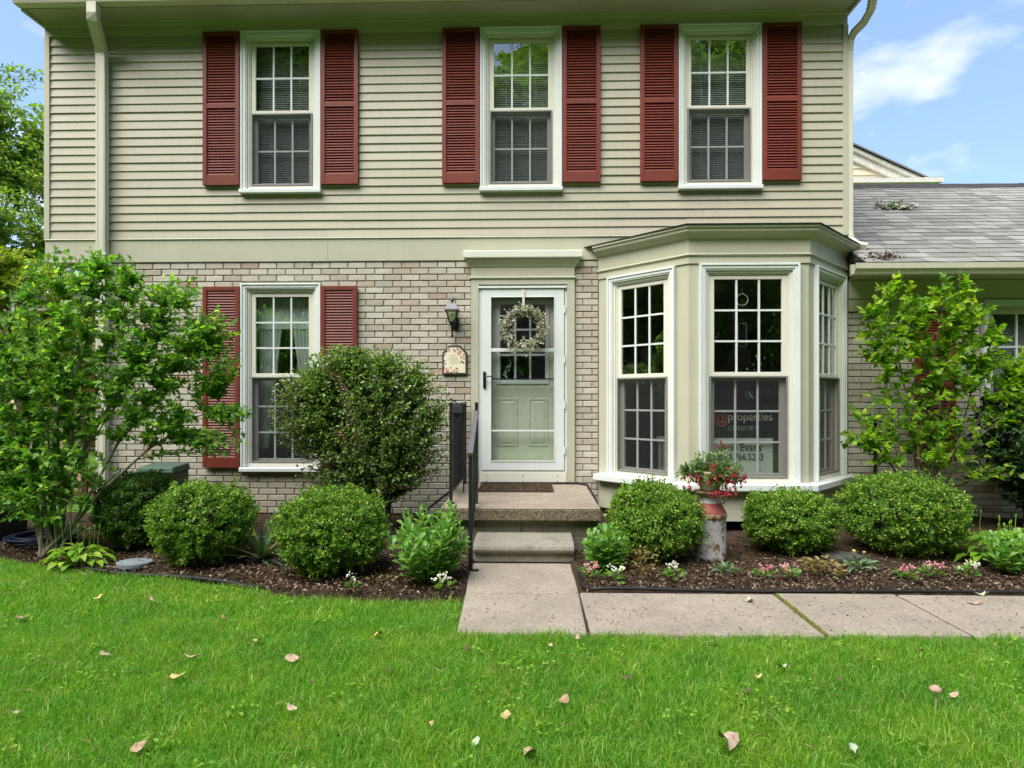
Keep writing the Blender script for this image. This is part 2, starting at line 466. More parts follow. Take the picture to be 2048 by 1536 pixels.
class MB:
    def __init__(self):
        self.v = []; self.f = []
    def add(self, vs, fs):
        b = len(self.v)
        self.v.extend([tuple(p) for p in vs])
        self.f.extend([tuple(b + i for i in f) for f in fs])
        return self
    def box(self, x0, x1, y0, y1, z0, z1):
        vs = [(x0, y0, z0), (x1, y0, z0), (x1, y1, z0), (x0, y1, z0), (x0, y0, z1), (x1, y0, z1), (x1, y1, z1), (x0, y1, z1)]
        return self.add(vs, [(0, 3, 2, 1), (4, 5, 6, 7), (0, 1, 5, 4), (1, 2, 6, 5), (2, 3, 7, 6), (3, 0, 4, 7)])
    def frame(self, x0, x1, z0, z1, w, y0, y1, wt=None, wb=None):
        wt = w if wt is None else wt; wb = w if wb is None else wb
        self.box(x0, x0 + w, y0, y1, z0, z1); self.box(x1 - w, x1, y0, y1, z0, z1)
        if wt: self.box(x0 + w, x1 - w, y0, y1, z1 - wt, z1)
        if wb: self.box(x0 + w, x1 - w, y0, y1, z0, z0 + wb)
        return self
    def extrude_x(self, prof, x0, x1):          # prof: list of (y, z), outline
        n = len(prof)
        vs = [(x0, y, z) for y, z in prof] + [(x1, y, z) for y, z in prof]
        fs = [(i, (i + 1) % n, n + (i + 1) % n, n + i) for i in range(n)]
        fs += [tuple(range(n - 1, -1, -1)), tuple(range(n, 2 * n))]
        return self.add(vs, fs)
    def extrude_z(self, prof, z0, z1):          # prof: list of (x, y)
        n = len(prof)
        vs = [(x, y, z0) for x, y in prof] + [(x, y, z1) for x, y in prof]
        fs = [(i, (i + 1) % n, n + (i + 1) % n, n + i) for i in range(n)]
        fs += [tuple(range(n - 1, -1, -1)), tuple(range(n, 2 * n))]
        return self.add(vs, fs)
    def extrude_y(self, prof, y0, y1):          # prof: list of (x, z)
        n = len(prof)
        vs = [(x, y0, z) for x, z in prof] + [(x, y1, z) for x, z in prof]
        fs = [(i, (i + 1) % n, n + (i + 1) % n, n + i) for i in range(n)]
        fs += [tuple(range(n - 1, -1, -1)), tuple(range(n, 2 * n))]
        return self.add(vs, fs)
    def sweep(self, path, prof, closed=False):
        """path: list of (x, y) at z=0 turned into a mitred moulding; prof: list of (out, z), out to the right of travel"""
        n = len(path); k = len(prof); vs = []
        for i, p in enumerate(path):
            p = Vector(p)
            a = (p - Vector(path[i - 1])).normalized() if i > 0 else None
            b = (Vector(path[i + 1]) - p).normalized() if i < n - 1 else None
            a = a or b; b = b or a
            na = Vector((a.y, -a.x)); nb = Vector((b.y, -b.x))
            m = (na + nb).normalized(); m = m / max(0.3, m.dot(na))
            for o, z in prof:
                vs.append((p.x + m.x * o, p.y + m.y * o, z))
        fs = []
        for i in range(n - 1):
            for j in range(k):
                fs.append((i * k + j, (i + 1) * k + j, (i + 1) * k + (j + 1) % k, i * k + (j + 1) % k))
        fs.append(tuple(range(k))); fs.append(tuple((n - 1) * k + j for j in range(k - 1, -1, -1)))
        return self.add(vs, fs)
    def tube(self, pts, rad, n=6, cap=True):
        pts = [Vector(p) for p in pts]
        if not hasattr(rad, '__len__'):
            rad = [rad] * len(pts)
        up = Vector((0.31, 0.17, 0.93)); vs = []
        for i, p in enumerate(pts):
            t = (pts[min(i + 1, len(pts) - 1)] - pts[max(i - 1, 0)])
            if t.length < 1e-7: t = Vector((0, 0, 1))
            t.normalize()
            a = t.cross(up)
            if a.length < 1e-3: a = t.cross(Vector((1, 0, 0)))
            a.normalize(); b = t.cross(a)
            for j in range(n):
                q = 2 * math.pi * j / n
                vs.append(p + (a * math.cos(q) + b * math.sin(q)) * rad[i])
        fs = []
        for i in range(len(pts) - 1):
            for j in range(n):
                fs.append((i * n + j, i * n + (j + 1) % n, (i + 1) * n + (j + 1) % n, (i + 1) * n + j))
        if cap:
            fs.append(tuple(range(n))); fs.append(tuple((len(pts) - 1) * n + j for j in range(n - 1, -1, -1)))
        return self.add(vs, fs)
    def rect_tube(self, pts, w, d, perps=None):
        """square section bar along pts, w across x, d across the other way"""
        pts = [Vector(p) for p in pts]; vs = []
        for i, p in enumerate(pts):
            t = (pts[min(i + 1, len(pts) - 1)] - pts[max(i - 1, 0)]).normalized()
            a = Vector((1, 0, 0)) if perps is None else Vector(perps)
            a = (a - t * a.dot(t)).normalized(); b = t.cross(a)
            for sx, sy in ((-1, -1), (1, -1), (1, 1), (-1, 1)):
                vs.append(p + a * (sx * w / 2) + b * (sy * d / 2))
        fs = []
        for i in range(len(pts) - 1):
            for j in range(4):
                fs.append((i * 4 + j, i * 4 + (j + 1) % 4, (i + 1) * 4 + (j + 1) % 4, (i + 1) * 4 + j))
        fs.append((0, 1, 2, 3)); m = (len(pts) - 1) * 4; fs.append((m + 3, m + 2, m + 1, m))
        return self.add(vs, fs)
    def lathe(self, prof, n=24, c=(0, 0, 0), wob=None):
        vs = []; k = len(prof)
        for j in range(n):
            q = 2 * math.pi * j / n
            for i, (r, z) in enumerate(prof):
                rr = r * (1 + (wob(q, z) if wob else 0))
                vs.append((c[0] + rr * math.cos(q), c[1] + rr * math.sin(q), c[2] + z))
        fs = []
        for j in range(n):
            for i in range(k - 1):
                a = j * k + i; b = ((j + 1) % n) * k + i
                fs.append((a, b, b + 1, a + 1))
        return self.add(vs, fs)
    def mesh(self, name, mat=None, smooth=False):
        me = bpy.data.meshes.new(name)
        me.from_pydata(self.v, [], self.f)
        if smooth:
            me.polygons.foreach_set('use_smooth', [True] * len(me.polygons))
        if mat: me.materials.append(MATS[mat])
        me.update()
        return me
    def build(self, name, mat, parent=None, smooth=False, bevel=0.0, kind=None, seg=2):
        o = mk(name, self.mesh(name, mat, smooth), None, parent, kind)
        if bevel:
            bv = o.modifiers.new('bevel', 'BEVEL')
            bv.width = bevel; bv.segments = seg; bv.limit_method = 'ANGLE'; bv.angle_limit = R(40)
        return o
def fix_normals(o):
    import bmesh
    bm = bmesh.new(); bm.from_mesh(o.data)
    bmesh.ops.recalc_face_normals(bm, faces=bm.faces)
    bm.to_mesh(o.data); bm.free()
    return o

def np_mesh(name, V, T, mat, smooth=False):
    """V (n,3), T (m,3) triangles"""
    me = bpy.data.meshes.new(name)
    V = np.ascontiguousarray(V, dtype=np.float32); T = np.ascontiguousarray(T, dtype=np.int32)
    me.vertices.add(len(V)); me.vertices.foreach_set('co', V.ravel())
    me.loops.add(T.size); me.loops.foreach_set('vertex_index', T.ravel())
    me.polygons.add(len(T)); me.polygons.foreach_set('loop_start', np.arange(0, T.size, 3, dtype=np.int32))
    me.polygons.foreach_set('loop_total', np.full(len(T), 3, dtype=np.int32))
    if smooth: me.polygons.foreach_set('use_smooth', np.ones(len(T), dtype=bool))
    me.materials.append(MATS[mat])
    me.update(calc_edges=True)
    return me

TM = {
 'diamond': ([(0, 0, 0), (.5, -.5, .14), (1, 0, -.05), (.5, .5, .14)], [(0, 1, 2), (0, 2, 3)]),
 'leaf': ([(0, 0, 0), (.30, -.44, .10), (.30, .44, .10), (.68, -.36, .06), (.68, .36, .06), (1, 0, -.16), (.30, 0, 0), (.68, 0, -.03)],
          [(0, 1, 6), (0, 6, 2), (1, 3, 7), (1, 7, 6), (6, 7, 4), (6, 4, 2), (3, 5, 7), (7, 5, 4)]),
 'lobed': ([(0, 0, 0), (.12, -.30, .05), (.42, -.55, .04), (.48, -.30, .05), (.70, -.26, .02), (1, 0, -.15), (.70, .26, .02), (.48, .30, .05), (.42, .55, .04), (.12, .30, .05), (.5, 0, -.02)],
           [(10, 0, 1), (10, 1, 2), (10, 2, 3), (10, 3, 4), (10, 4, 5), (10, 5, 6), (10, 6, 7), (10, 7, 8), (10, 8, 9), (10, 9, 0)]),
 'spoon': ([(0, 0, 0), (.35, -.20, .05), (.35, .20, .05), (.72, -.48, .12), (.72, .48, .12), (1, 0, .02), (.5, 0, -.02), (.92, -.26, .06), (.92, .26, .06)],
           [(0, 1, 6), (0, 6, 2), (1, 3, 6), (6, 4, 2), (6, 3, 7), (6, 7, 5), (6, 5, 8), (6, 8, 4)]),
 'hosta': ([(0, 0, 0), (.22, -.46, .12), (.22, .46, .12), (.6, -.42, .06), (.6, .42, .06), (1, 0, -.34), (.25, 0, .02), (.62, 0, -.06)],
           [(0, 1, 6), (0, 6, 2), (1, 3, 7), (1, 7, 6), (6, 7, 4), (6, 4, 2), (3, 5, 7), (7, 5, 4)]),
 'strap': ([(0, -.3, 0), (0, .3, 0), (.5, -.5, .02), (.5, .5, .02), (1, 0, -.05)], [(0, 2, 1), (1, 2, 3), (2, 4, 3)]),
 'petal': ([(0, 0, 0), (.6, -.5, .12), (1, -.2, .2), (1, .2, .2), (.6, .5, .12)], [(0, 1, 2), (0, 2, 3), (0, 3, 4)]),
}
def nrm(a):
    return a / np.maximum(np.linalg.norm(a, axis=1, keepdims=True), 1e-9)
def leaf_arrays(P, D, Nn, L, W, tmpl):
    tv, tt = TM[tmpl]
    tv = np.array(tv); tt = np.array(tt)
    D = nrm(D); Sv = nrm(np.cross(Nn, D)); Nn = np.cross(D, Sv)
    L = np.broadcast_to(np.asarray(L, dtype=float), (len(P),))[:, None, None]
    W = np.broadcast_to(np.asarray(W, dtype=float), (len(P),))[:, None, None]
    V = P[:, None, :] + D[:, None, :] * (tv[None, :, 0:1] * L) + Sv[:, None, :] * (tv[None, :, 1:2] * W) + Nn[:, None, :] * (tv[None, :, 2:3] * L)
    T = tt[None] + (np.arange(len(P)) * len(tv))[:, None, None]
    return V.reshape(-1, 3), T.reshape(-1, 3)
def leaves(name, P, D, Nn, L, W, tmpl, mat, parent, kind='stuff'):
    V, T = leaf_arrays(P, D, Nn, L, W, tmpl)
    return mk(name, np_mesh(name, V, T, mat), None, parent, kind)
def bez(a, c, b, n):
    t = np.linspace(0, 1, n)[:, None]
    return (1 - t) ** 2 * a + 2 * t * (1 - t) * c + t ** 2 * b
def in_ellipsoids(rng, els, n):
    w = np.array([e[2] for e in els], dtype=float); w /= w.sum()
    out = []
    for e, k in zip(els, rng.multinomial(n, w)):
        d = nrm(rng.normal(size=(k, 3))); r = rng.random((k, 1)) ** 0.42
        out.append(np.array(e[0]) + d * r * np.array(e[1]))
    return np.concatenate(out)
def shrub(root, seed, bases, mains, els, n_tips, per, L, W, tmpl, leaf_mat, stem_mat, r0=0.016, up=0.25, leaf_from=0.25, names=('foliage', 'stem'), twig_r=0.0028, droop=0.0, zmin=0.05):
    rng = np.random.default_rng(seed)
    wood = MB(); nodes = []
    for i, m in enumerate(mains):
        a = np.array(bases[i % len(bases)], dtype=float); b = np.array(m, dtype=float)
        c = a * 0.55 + b * 0.45; c[2] = a[2] + (b[2] - a[2]) * 0.62
        pts = bez(a, c, b, 12); pts[1:-1] += rng.normal(scale=0.012, size=(10, 3))
        rr = r0 * (0.75 + 0.5 * rng.random())
        wood.tube(pts.tolist(), [rr * (1 - 0.78 * k / 11) for k in range(12)], 6)
        nodes.extend(pts[3:])
    nodes = np.array(nodes)
    tips = in_ellipsoids(rng, els, n_tips)
    tips = tips[tips[:, 2] > zmin]
    P = []; D = []; Nn = []
    for tip in tips:
        d = np.linalg.norm(nodes - tip, axis=1) + 1.1 * np.maximum(0, nodes[:, 2] - tip[2] + 0.12)
        s = nodes[np.argmin(d)]
        ln = np.linalg.norm(tip - s)
        c = s * 0.5 + tip * 0.5 + np.array([0, 0, up * ln * (0.4 + 0.6 * rng.random()) - 0.1 * ln])
        k = 4
        pts = bez(s, c, tip, k)
        wood.tube(pts.tolist(), [twig_r * (1.5 - 1.1 * q / (k - 1)) for q in range(k)], 3, False)
        tt = leaf_from + (1 - leaf_from) * (np.arange(per) + rng.random(per) * 0.6) / per
        tt = np.clip(tt, 0, 1)[:, None]
        p = (1 - tt) ** 2 * s + 2 * tt * (1 - tt) * c + tt ** 2 * tip
        tg = nrm(2 * (1 - tt) * (c - s) + 2 * tt * (tip - c))
        ang = (np.arange(per) * 2.4 + rng.random() * 6)[:, None]
        ax = nrm(np.cross(tg, np.array([[0.2, 0.3, 0.93]]))); bx = np.cross(tg, ax)
        side = ax * np.cos(ang) + bx * np.sin(ang)
        dd = tg * (0.35 + 0.5 * tt) + side * 0.9 + rng.normal(scale=0.28, size=(per, 3)) + np.array([0, -0.12, 0.12 - droop])
        P.append(p); D.append(dd); Nn.append(np.array([[0, -0.25, 1.0]]) + rng.normal(scale=0.55, size=(per, 3)))
    P = np.concatenate(P); D = np.concatenate(D); Nn = np.concatenate(Nn)
    sc = 0.6 + 0.6 * rng.random(len(P))
    leaves(names[0], P, D, Nn, L * sc, W * sc, tmpl, leaf_mat, root)
    wood.build(names[1], stem_mat, root, smooth=True)
    return root

# ------------------------------------------------------------------ ground, beds, walkway
BED = [(-9.0, -1.2), (-5.2, -1.55), (-4.25, -1.78), (-3.63, -2.02), (-3.02, -2.20), (-2.54, -2.30), (-2.0, -2.45), (-1.51, -2.66), (-1.0, -2.76), (-0.6, -2.79), (-0.27, -2.74)]
def bed_edge(x):
    xs = [p[0] for p in BED]; ys = [p[1] for p in BED]
    return np.interp(x, xs, ys)
g = MB()
g.add([(-300, -300, -0.035), (300, -300, -0.035), (300, 300, -0.035), (-300, 300, -0.035)], [(0, 1, 2, 3)])
gr = g.build('lawn', 'turf'); gr['kind'] = 'structure'

def soil(name, x0, x1, nx, lo, hi, ny):
    V = []; F = []
    for i in range(nx + 1):
        x = x0 + (x1 - x0) * i / nx
        a, b = lo(x), hi(x)
        for j in range(ny + 1):
            t = j / ny
            y = a + (b - a) * t
            h = noise.noise(Vector((x * 2.5, y * 2.5, 3.1))) * 0.028 + noise.noise(Vector((x * 11, y * 11, 1.7))) * 0.013
            edge = min(1, t * 6)
            V.append((x, y, -0.03 + edge * (0.028 + h + 0.035 * t)))
    for i in range(nx):
        for j in range(ny):
            a = i * (ny + 1) + j
            F.append((a, a + ny + 1, a + ny + 2, a + 1))
    mb = MB(); mb.add(V, F)
    o = mb.build(name, 'soil', None, smooth=True); o['kind'] = 'structure'
    return o
soil('garden_bed', -6.2, -0.262, 120, lambda x: float(bed_edge(x)), lambda x: -0.02, 50)
soil('garden_bed', 0.514, 7.0, 120, lambda x: -2.56, lambda x: -0.02, 50)

walk = bpy.data.objects.new('walkway', None); link(walk); walk['kind'] = 'structure'
def slab(x0, x1, y0, y1, skew=(0, 0), z=0.0):
    mb = MB()
    a, b = skew
    mb.add([(x0, y0, -0.1), (x1, y0, -0.1), (x1 + b, y1, -0.1), (x0 + a, y1, -0.1), (x0, y0, z), (x1, y0, z), (x1 + b, y1, z), (x0 + a, y1, z)],
           [(0, 3, 2, 1), (4, 5, 6, 7), (0, 1, 5, 4), (1, 2, 6, 5), (2, 3, 7, 6), (3, 0, 4, 7)])
    return mb.build('slab', 'walk', walk, bevel=0.012)
slab(-0.245, 0.525, -2.632, -1.86, (-0.05, 0.0), -0.002)
slab(-0.225, 0.512, -3.345, -2.645, (-0.02, 0.012))
slab(0.530, 1.838, -3.34, -2.60, (0, 0.0), -0.003)
slab(1.862, 2.648, -3.33, -2.595, (0, 0.0), 0.002)
slab(2.668, 3.98, -3.33, -2.59, (0, 0.0), -0.003)
slab(4.0, 5.3, -3.33, -2.59)
slab(5.32, 6.6, -3.33, -2.59)
mb = MB()
mb.box(1.839, 1.861, -3.33, -2.60, -0.06, -0.004)
for k in range(60):
    y = -3.32 + 0.7 * k / 60
    mb.tube([(1.85 + random.uniform(-.006, .006), y, -0.012), (1.85 + random.uniform(-.01, .01), y + 0.02, 0.004)], [0.012, 0.006], 5)
mb.build('joint_moss', 'moss', walk)
mb = MB()
mb.box(0.513, 0.529, -3.34, -2.65, -0.06, -0.010); mb.box(-0.24, 0.52, -2.644, -2.633, -0.06, -0.010); mb.box(2.649, 2.667, -3.33, -2.60, -0.06, -0.010)
mb.build('joint_soil', 'soil', walk)

# edging strip
pts = [(0.56, -2.05, 0.0), (0.555, -2.35, 0.004), (0.565, -2.50, 0.004), (0.62, -2.555, 0.004)] + [(x, -2.57 + 0.012 * math.sin(x * 3.1), 0.010 + 0.006 * math.sin(x * 2.3)) for x in np.linspace(0.75, 7.0, 40)]
mb = MB().tube(pts, 0.011, 8)
tag(mb.build('garden_edging', 'black_plastic', None, True), 'black plastic edging strip along the bed beside the walkway', 'edging')
pts = [(x, float(bed_edge(x)) + 0.02, -0.005 + 0.008 * math.sin(x * 5)) for x in np.linspace(-3.3, -1.7, 24)]
tag(MB().tube(pts, 0.016, 8).build('garden_edging', 'black_plastic', None, True), 'black edging half sunk between lawn and left bed', 'edging')

# ------------------------------------------------------------------ house
house = thing('townhouse', 'two storey house with tan clapboard above whitewashed brick and red shutters', 'house')

def holes_wall(mb, x0, x1, z0, z1, holes, y0, y1):
    xs = sorted({x0, x1, *[min(max(h[i], x0), x1) for h in holes for i in (0, 1)]})
    zs = sorted({z0, z1, *[min(max(h[i], z0), z1) for h in holes for i in (2, 3)]})
    for a, b in zip(xs, xs[1:]):
        run = None
        for c, d in zip(zs, zs[1:]):
            mx_, mz_ = (a + b) / 2, (c + d) / 2
            solid = not any(h[0] < mx_ < h[1] and h[2] < mz_ < h[3] for h in holes)
            if solid:
                run = (run[0], d) if run else (c, d)
            if (not solid or d == zs[-1]) and run:
                mb.box(a, b, y0, y1, *run); run = None
    return mb

UPW = [-2.571, 0.099, 2.2705]            # centres of the upper windows
UH = [(c - 0.40, c + 0.40, 3.65, 5.37) for c in UPW]
LW = (-2.571 - 0.40, -2.571 + 0.40, 0.55, 2.56)
DOOR = (-0.36, 0.60, 0.36, 2.56)
BAYH = (1.02, 3.56, 0.30, 2.80)

up = holes_wall(MB(), -5.24, 3.63, 2.86, 5.6, UH, 0.012, 0.14)
up.box(-5.24, -5.10, 0.14, 8, 2.86, 5.6); up.box(3.49, 3.63, 0.14, 8, 0, 5.6); up.box(-5.24, 3.63, 8, 8.14, 0, 5.6)
up.box(-5.10, -4.5, 0.14, 8, 2.845, 2.93)
siding = up.build('siding_wall', 'siding', house)
lo = holes_wall(MB(), -4.63, 3.63, -0.1, 2.88, [LW, DOOR, BAYH], 0.014, 0.14)
lo.box(-4.63, -4.49, 0.14, 8, -0.1, 2.84)
brickwall = lo.build('brick_wall', 'mortar', house)
# rooms behind the glass
rm = MB()
rm.box(-4.45, 3.45, 4.2, 4.3, 0.3, 2.75); rm.box(-4.45, 3.45, 4.2, 4.3, 2.95, 5.55)
rm.box(-4.45, 3.45, 0.141, 7.9, 2.75, 2.85); rm.box(-5.05, 3.45, 0.141, 7.9, 5.5, 5.58)
rm.box(-0.75, -0.65, 0.15, 4.2, 0.35, 2.75); rm.box(0.85, 0.95, 0.15, 4.2, 0.35, 2.75)
rm.box(-1.3, -1.2, 0.15, 4.2, 2.95, 5.5); rm.box(1.2, 1.3, 0.15, 4.2, 2.95, 5.5)
rm.build('interior_wall', 'interior', house)
rf = MB()
rf.box(-4.48, 3.48, 0.141, 7.9, 0.25, 0.35); rf.box(-4.48, 3.48, 0.141, 7.9, 2.86, 2.93)
rf.build('interior_floor', 'interior_floor', house)

# clapboards: every course between openings is a board of its own
def clap_mesh(mat, pitch, th=0.016):
    mb = MB()
    mb.extrude_x([(0.010, -0.012), (0.010, pitch + 0.004), (0.002, pitch + 0.004), (-th + 0.001, 0.006), (-th, 0.0), (-th + 0.003, -0.004), (-0.004, -0.005), (-0.002, -0.012)], 0, 1)
    me = mb.mesh('clapboard', mat); return me
PITCH = 0.0943
cm = clap_mesh('siding', PITCH, 0.013)
Z0 = 3.118
for r in range(24):
    z = Z0 + r * PITCH
    zt = z + PITCH
    cuts = [-5.20]
    segs = []
    xs = -5.20
    for c in UPW:
        if zt > 3.60 and z < 5.41:
            segs.append((xs, c - 0.447)); xs = c + 0.447
    segs.append((xs, 3.60))
    if len(segs) == 1:
        rr = random.Random(r)
        k = sorted([rr.uniform(-3.5, -1.8), rr.uniform(0.2, 2.2)])
        segs = [(-5.20, k[0]), (k[0] + 0.0015, k[1]), (k[1] + 0.0015, 3.60)]
    for a, b in segs:
        inst('clapboard', cm, siding, (a, random.uniform(-.0012, .0012), z + random.uniform(-.0012, .0012)), (random.uniform(-.012, .012), random.uniform(-.0005, .0005), 0), (b - a, 1, 1))
# belt board with drip edge, frieze, corner boards
mb = MB()
mb.extrude_x([(0.013, 2.845), (0.013, 3.112), (-0.022, 3.112), (-0.026, 3.100), (-0.012, 3.092), (-0.012, 2.85), (-0.004, 2.845)], -5.256, -2.05)
mb.extrude_x([(0.013, 2.845), (0.013, 3.112), (-0.022, 3.112), (-0.026, 3.100), (-0.012, 3.092), (-0.012, 2.85), (-0.004, 2.845)], -2.048, 3.65)
mb.build('belt_board', 'trim', house)
mb = MB(); mb.box(-5.256, 3.65, -0.020, 0.012, 5.385, 5.505); mb.build('frieze_board', 'trim', house, bevel=0.003)
for a, b in ((-5.262, -5.200), (3.600, 3.656)):
    MB().box(a, b, -0.024, 0.03, 3.112, 5.384).build('corner_board', 'trim', house, bevel=0.003)
# eave: bed moulding, soffit, fascia, gutter, roof
mb = MB()
mb.extrude_x([(0.0, 5.490), (-0.020, 5.490), (-0.036, 5.502), (-0.040, 5.520), (-0.052, 5.535), (0.0, 5.535)], -5.262, 3.656)
mb.build('bed_moulding', 'soffit', house)
MB().box(-5.27, 3.665, -0.285, 0.02, 5.536, 5.552).build('soffit', 'soffit', house)
MB().box(-5.28, 3.675, -0.305, -0.286, 5.515, 5.68).build('fascia', 'soffit', house)
mb = MB()
mb.extrude_x([(-0.306, 5.67), (-0.306, 5.525), (-0.40, 5.525), (-0.412, 5.56), (-0.44, 5.60), (-0.44, 5.67), (-0.43, 5.67), (-0.43, 5.61), (-0.40, 5.57), (-0.39, 5.535), (-0.316, 5.535), (-0.316, 5.67)], -5.30, 3.69)
fix_normals(mb.build('gutter', 'gutter', house))
for x in (-5.262, 3.648):                  # boxed eave ends with their beaded trims
    e = MB()
    s = -1 if x < 0 else 1
    e.box(min(x, x + s * 0.03), max(x, x + s * 0.03), -0.306, 0.05, 5.50, 5.70)
    e.box(min(x + s * 0.03, x + s * 0.055), max(x + s * 0.03, x + s * 0.055), -0.306, 0.05, 5.60, 5.70)
    e.build('eave_end', 'trim', house, bevel=0.004)
mb = MB()
mb.add([(-5.32, -0.42, 5.69), (3.71, -0.42, 5.69), (3.71, 4.1, 8.1), (-5.32, 4.1, 8.1), (-5.32, 8.6, 5.69), (3.71, 8.6, 5.69),
        (-5.32, -0.42, 5.62), (3.71, -0.42, 5.62), (3.71, 8.6, 5.62), (-5.32, 8.6, 5.62)],
       [(0, 1, 2, 3), (3, 2, 5, 4), (6, 9, 8, 7), (0, 3, 4, 9, 6), (1, 7, 8, 5, 2), (0, 6, 7, 1), (4, 5, 8, 9)])
mb.build('roof', 'shingle', house)
# downspouts
d = MB()
d.rect_tube([(-4.45, -0.365, 5.60), (-4.45, -0.365, 5.42), (-4.465, -0.345, 5.37), (-4.545, -0.11, 5.20), (-4.557, -0.078, 5.14), (-4.557, -0.075, 4.6), (-4.557, -0.072, 0.10)], 0.105, 0.075)
for s in (-0.03, 0.03):
    d.rect_tube([(-4.557 + s, -0.113, 5.12), (-4.557 + s, -0.110, 0.10)], 0.016, 0.006)
dn = d.build('downspout', 'gutter', house, bevel=0.008)
for z in (2.92, 1.2):
    mb = MB(); mb.box(-4.625, -4.49, -0.118, -0.030, z - 0.014, z + 0.014); mb.box(-4.491, -4.415, -0.045, -0.027, z - 0.012, z + 0.012)
    mb.build('strap', 'gutter', dn, bevel=0.003)
d = MB()
el = [(3.715, -0.36, 5.60), (3.76, -0.32, 5.50), (3.775, -0.24, 5.40), (3.755, -0.14, 5.33), (3.70, -0.05, 5.28), (3.685, 0.0, 5.22), (3.683, 0.02, 5.1), (3.683, 0.02, 3.15), (3.69, 0.01, 3.05), (3.74, -0.04, 2.98), (3.82, -0.08, 2.95)]
d.rect_tube(el, 0.06, 0.075)
dn = d.build('downspout', 'gutter', house, bevel=0.008)
mb = MB()
for i in range(9):                          # crimped elbow rings
    t = i / 8
    p = Vector(el[1]).lerp(Vector(el[2]), t * 2) if t < .5 else Vector(el[2]).lerp(Vector(el[3]), t * 2 - 1)
    mb.box(p.x - 0.036, p.x + 0.036, p.y - 0.040, p.y + 0.040, p.z - 0.006, p.z + 0.006)
mb.build('elbow_ring', 'gutter', dn)

# bricks
def brick_mesh(mat, seed):
    rr = random.Random(seed)
    h, dpt, b = 0.0595, 0.03, 0.004
    j = lambda: rr.uniform(-0.0012, 0.0012)
    bl = 0.02
    vs = [(0, dpt, 0), (1, dpt, 0), (1, dpt, h), (0, dpt, h),
          (0, b, 0), (1, b, 0), (1, b, h), (0, b, h),
          (bl, j(), b + j()), (1 - bl, j(), b + j()), (1 - bl, j(), h - b + j()), (bl, j(), h - b + j())]
    fs = [(0, 1, 5, 4), (1, 2, 6, 5), (2, 3, 7, 6), (3, 0, 4, 7), (4, 5, 9, 8), (5, 6, 10, 9), (6, 7, 11, 10), (7, 4, 8, 11), (8, 9, 10, 11)]
    return MB().add(vs, fs).mesh('brick', mat)
BM = [brick_mesh('brick', s) for s in range(8)]
def lay(x0, x1, z0, z1, holes, off=0.0):
    out = []
    n = int(round((z1 - z0) / 0.070))
    for r in range(n):
        zt = z1 - r * 0.070 - 0.010
        zb = zt - 0.0595
        iv = [(x0, x1)]
        for h in holes:
            if zb < h[3] - 0.005 and zt > h[2] + 0.005:
                new = []
                for a, b in iv:
                    if h[1] <= a or h[0] >= b: new.append((a, b)); continue
                    if h[0] > a: new.append((a, h[0]))
                    if h[1] < b: new.append((h[1], b))
                iv = new
        for a, b in iv:
            k = math.floor((a - x0 - off) / 0.2006) - 1
            sh = 0.1003 if r % 2 else 0.0
            while True:
                p = x0 + off + k * 0.2006 + sh; q = p + 0.1906
                if p > b: break
                p2, q2 = max(p, a + 0.004), min(q, b - 0.004)
                if q2 - p2 > 0.03:
                    out.append((p2, q2, zb))
                k += 1
    return out
def place_bricks(lst, parent, limit, prio):
    lst = sorted(lst, key=prio)
    rr = random.Random(3)
    for (a, b, z) in lst[:limit]:
        inst('brick', BM[rr.randrange(8)], parent, (a, rr.uniform(-0.002, 0.0025), z), (rr.uniform(-.012, .012), 0, rr.uniform(-.006, .006)), (b - a, 1, 1))
    if len(lst) > limit:
        V = []; T = []
        mb = MB()
        for (a, b, z) in lst[limit:]:
            me = BM[rr.randrange(8)]; dy = rr.uniform(-0.002, 0.0025)
            mb.add([(a + v.co.x * (b - a), v.co.y + dy, z + v.co.z) for v in me.vertices], [tuple(p.vertices) for p in me.polygons])
        mb.build('brickwork', 'brick', parent, kind='stuff')
holes = [(-3.019, -2.123, 0.507, 2.605), (-0.455, 0.694, 0.0, 2.88), (0.95, 3.65, 0.0, 3.0)]
bl = lay(-4.63, 3.63, 0.02, 2.842, holes)
def prio(t):
    x = (t[0] + t[1]) / 2; z = t[2]
    if z > 1.95 and -4.0 < x < -0.44: return 0 if (-4.0 < x < -3.4 or x > -1.75 or z > 2.4) else 2
    if 0.68 < x < 0.96: return 0
    if z > 1.2 and x > -0.95: return 1
    if x > -2.9 and z < 0.5: return 1
    if -3.8 < x < -3.4: return 2
    return 3
place_bricks(bl, brickwall, 300, prio)

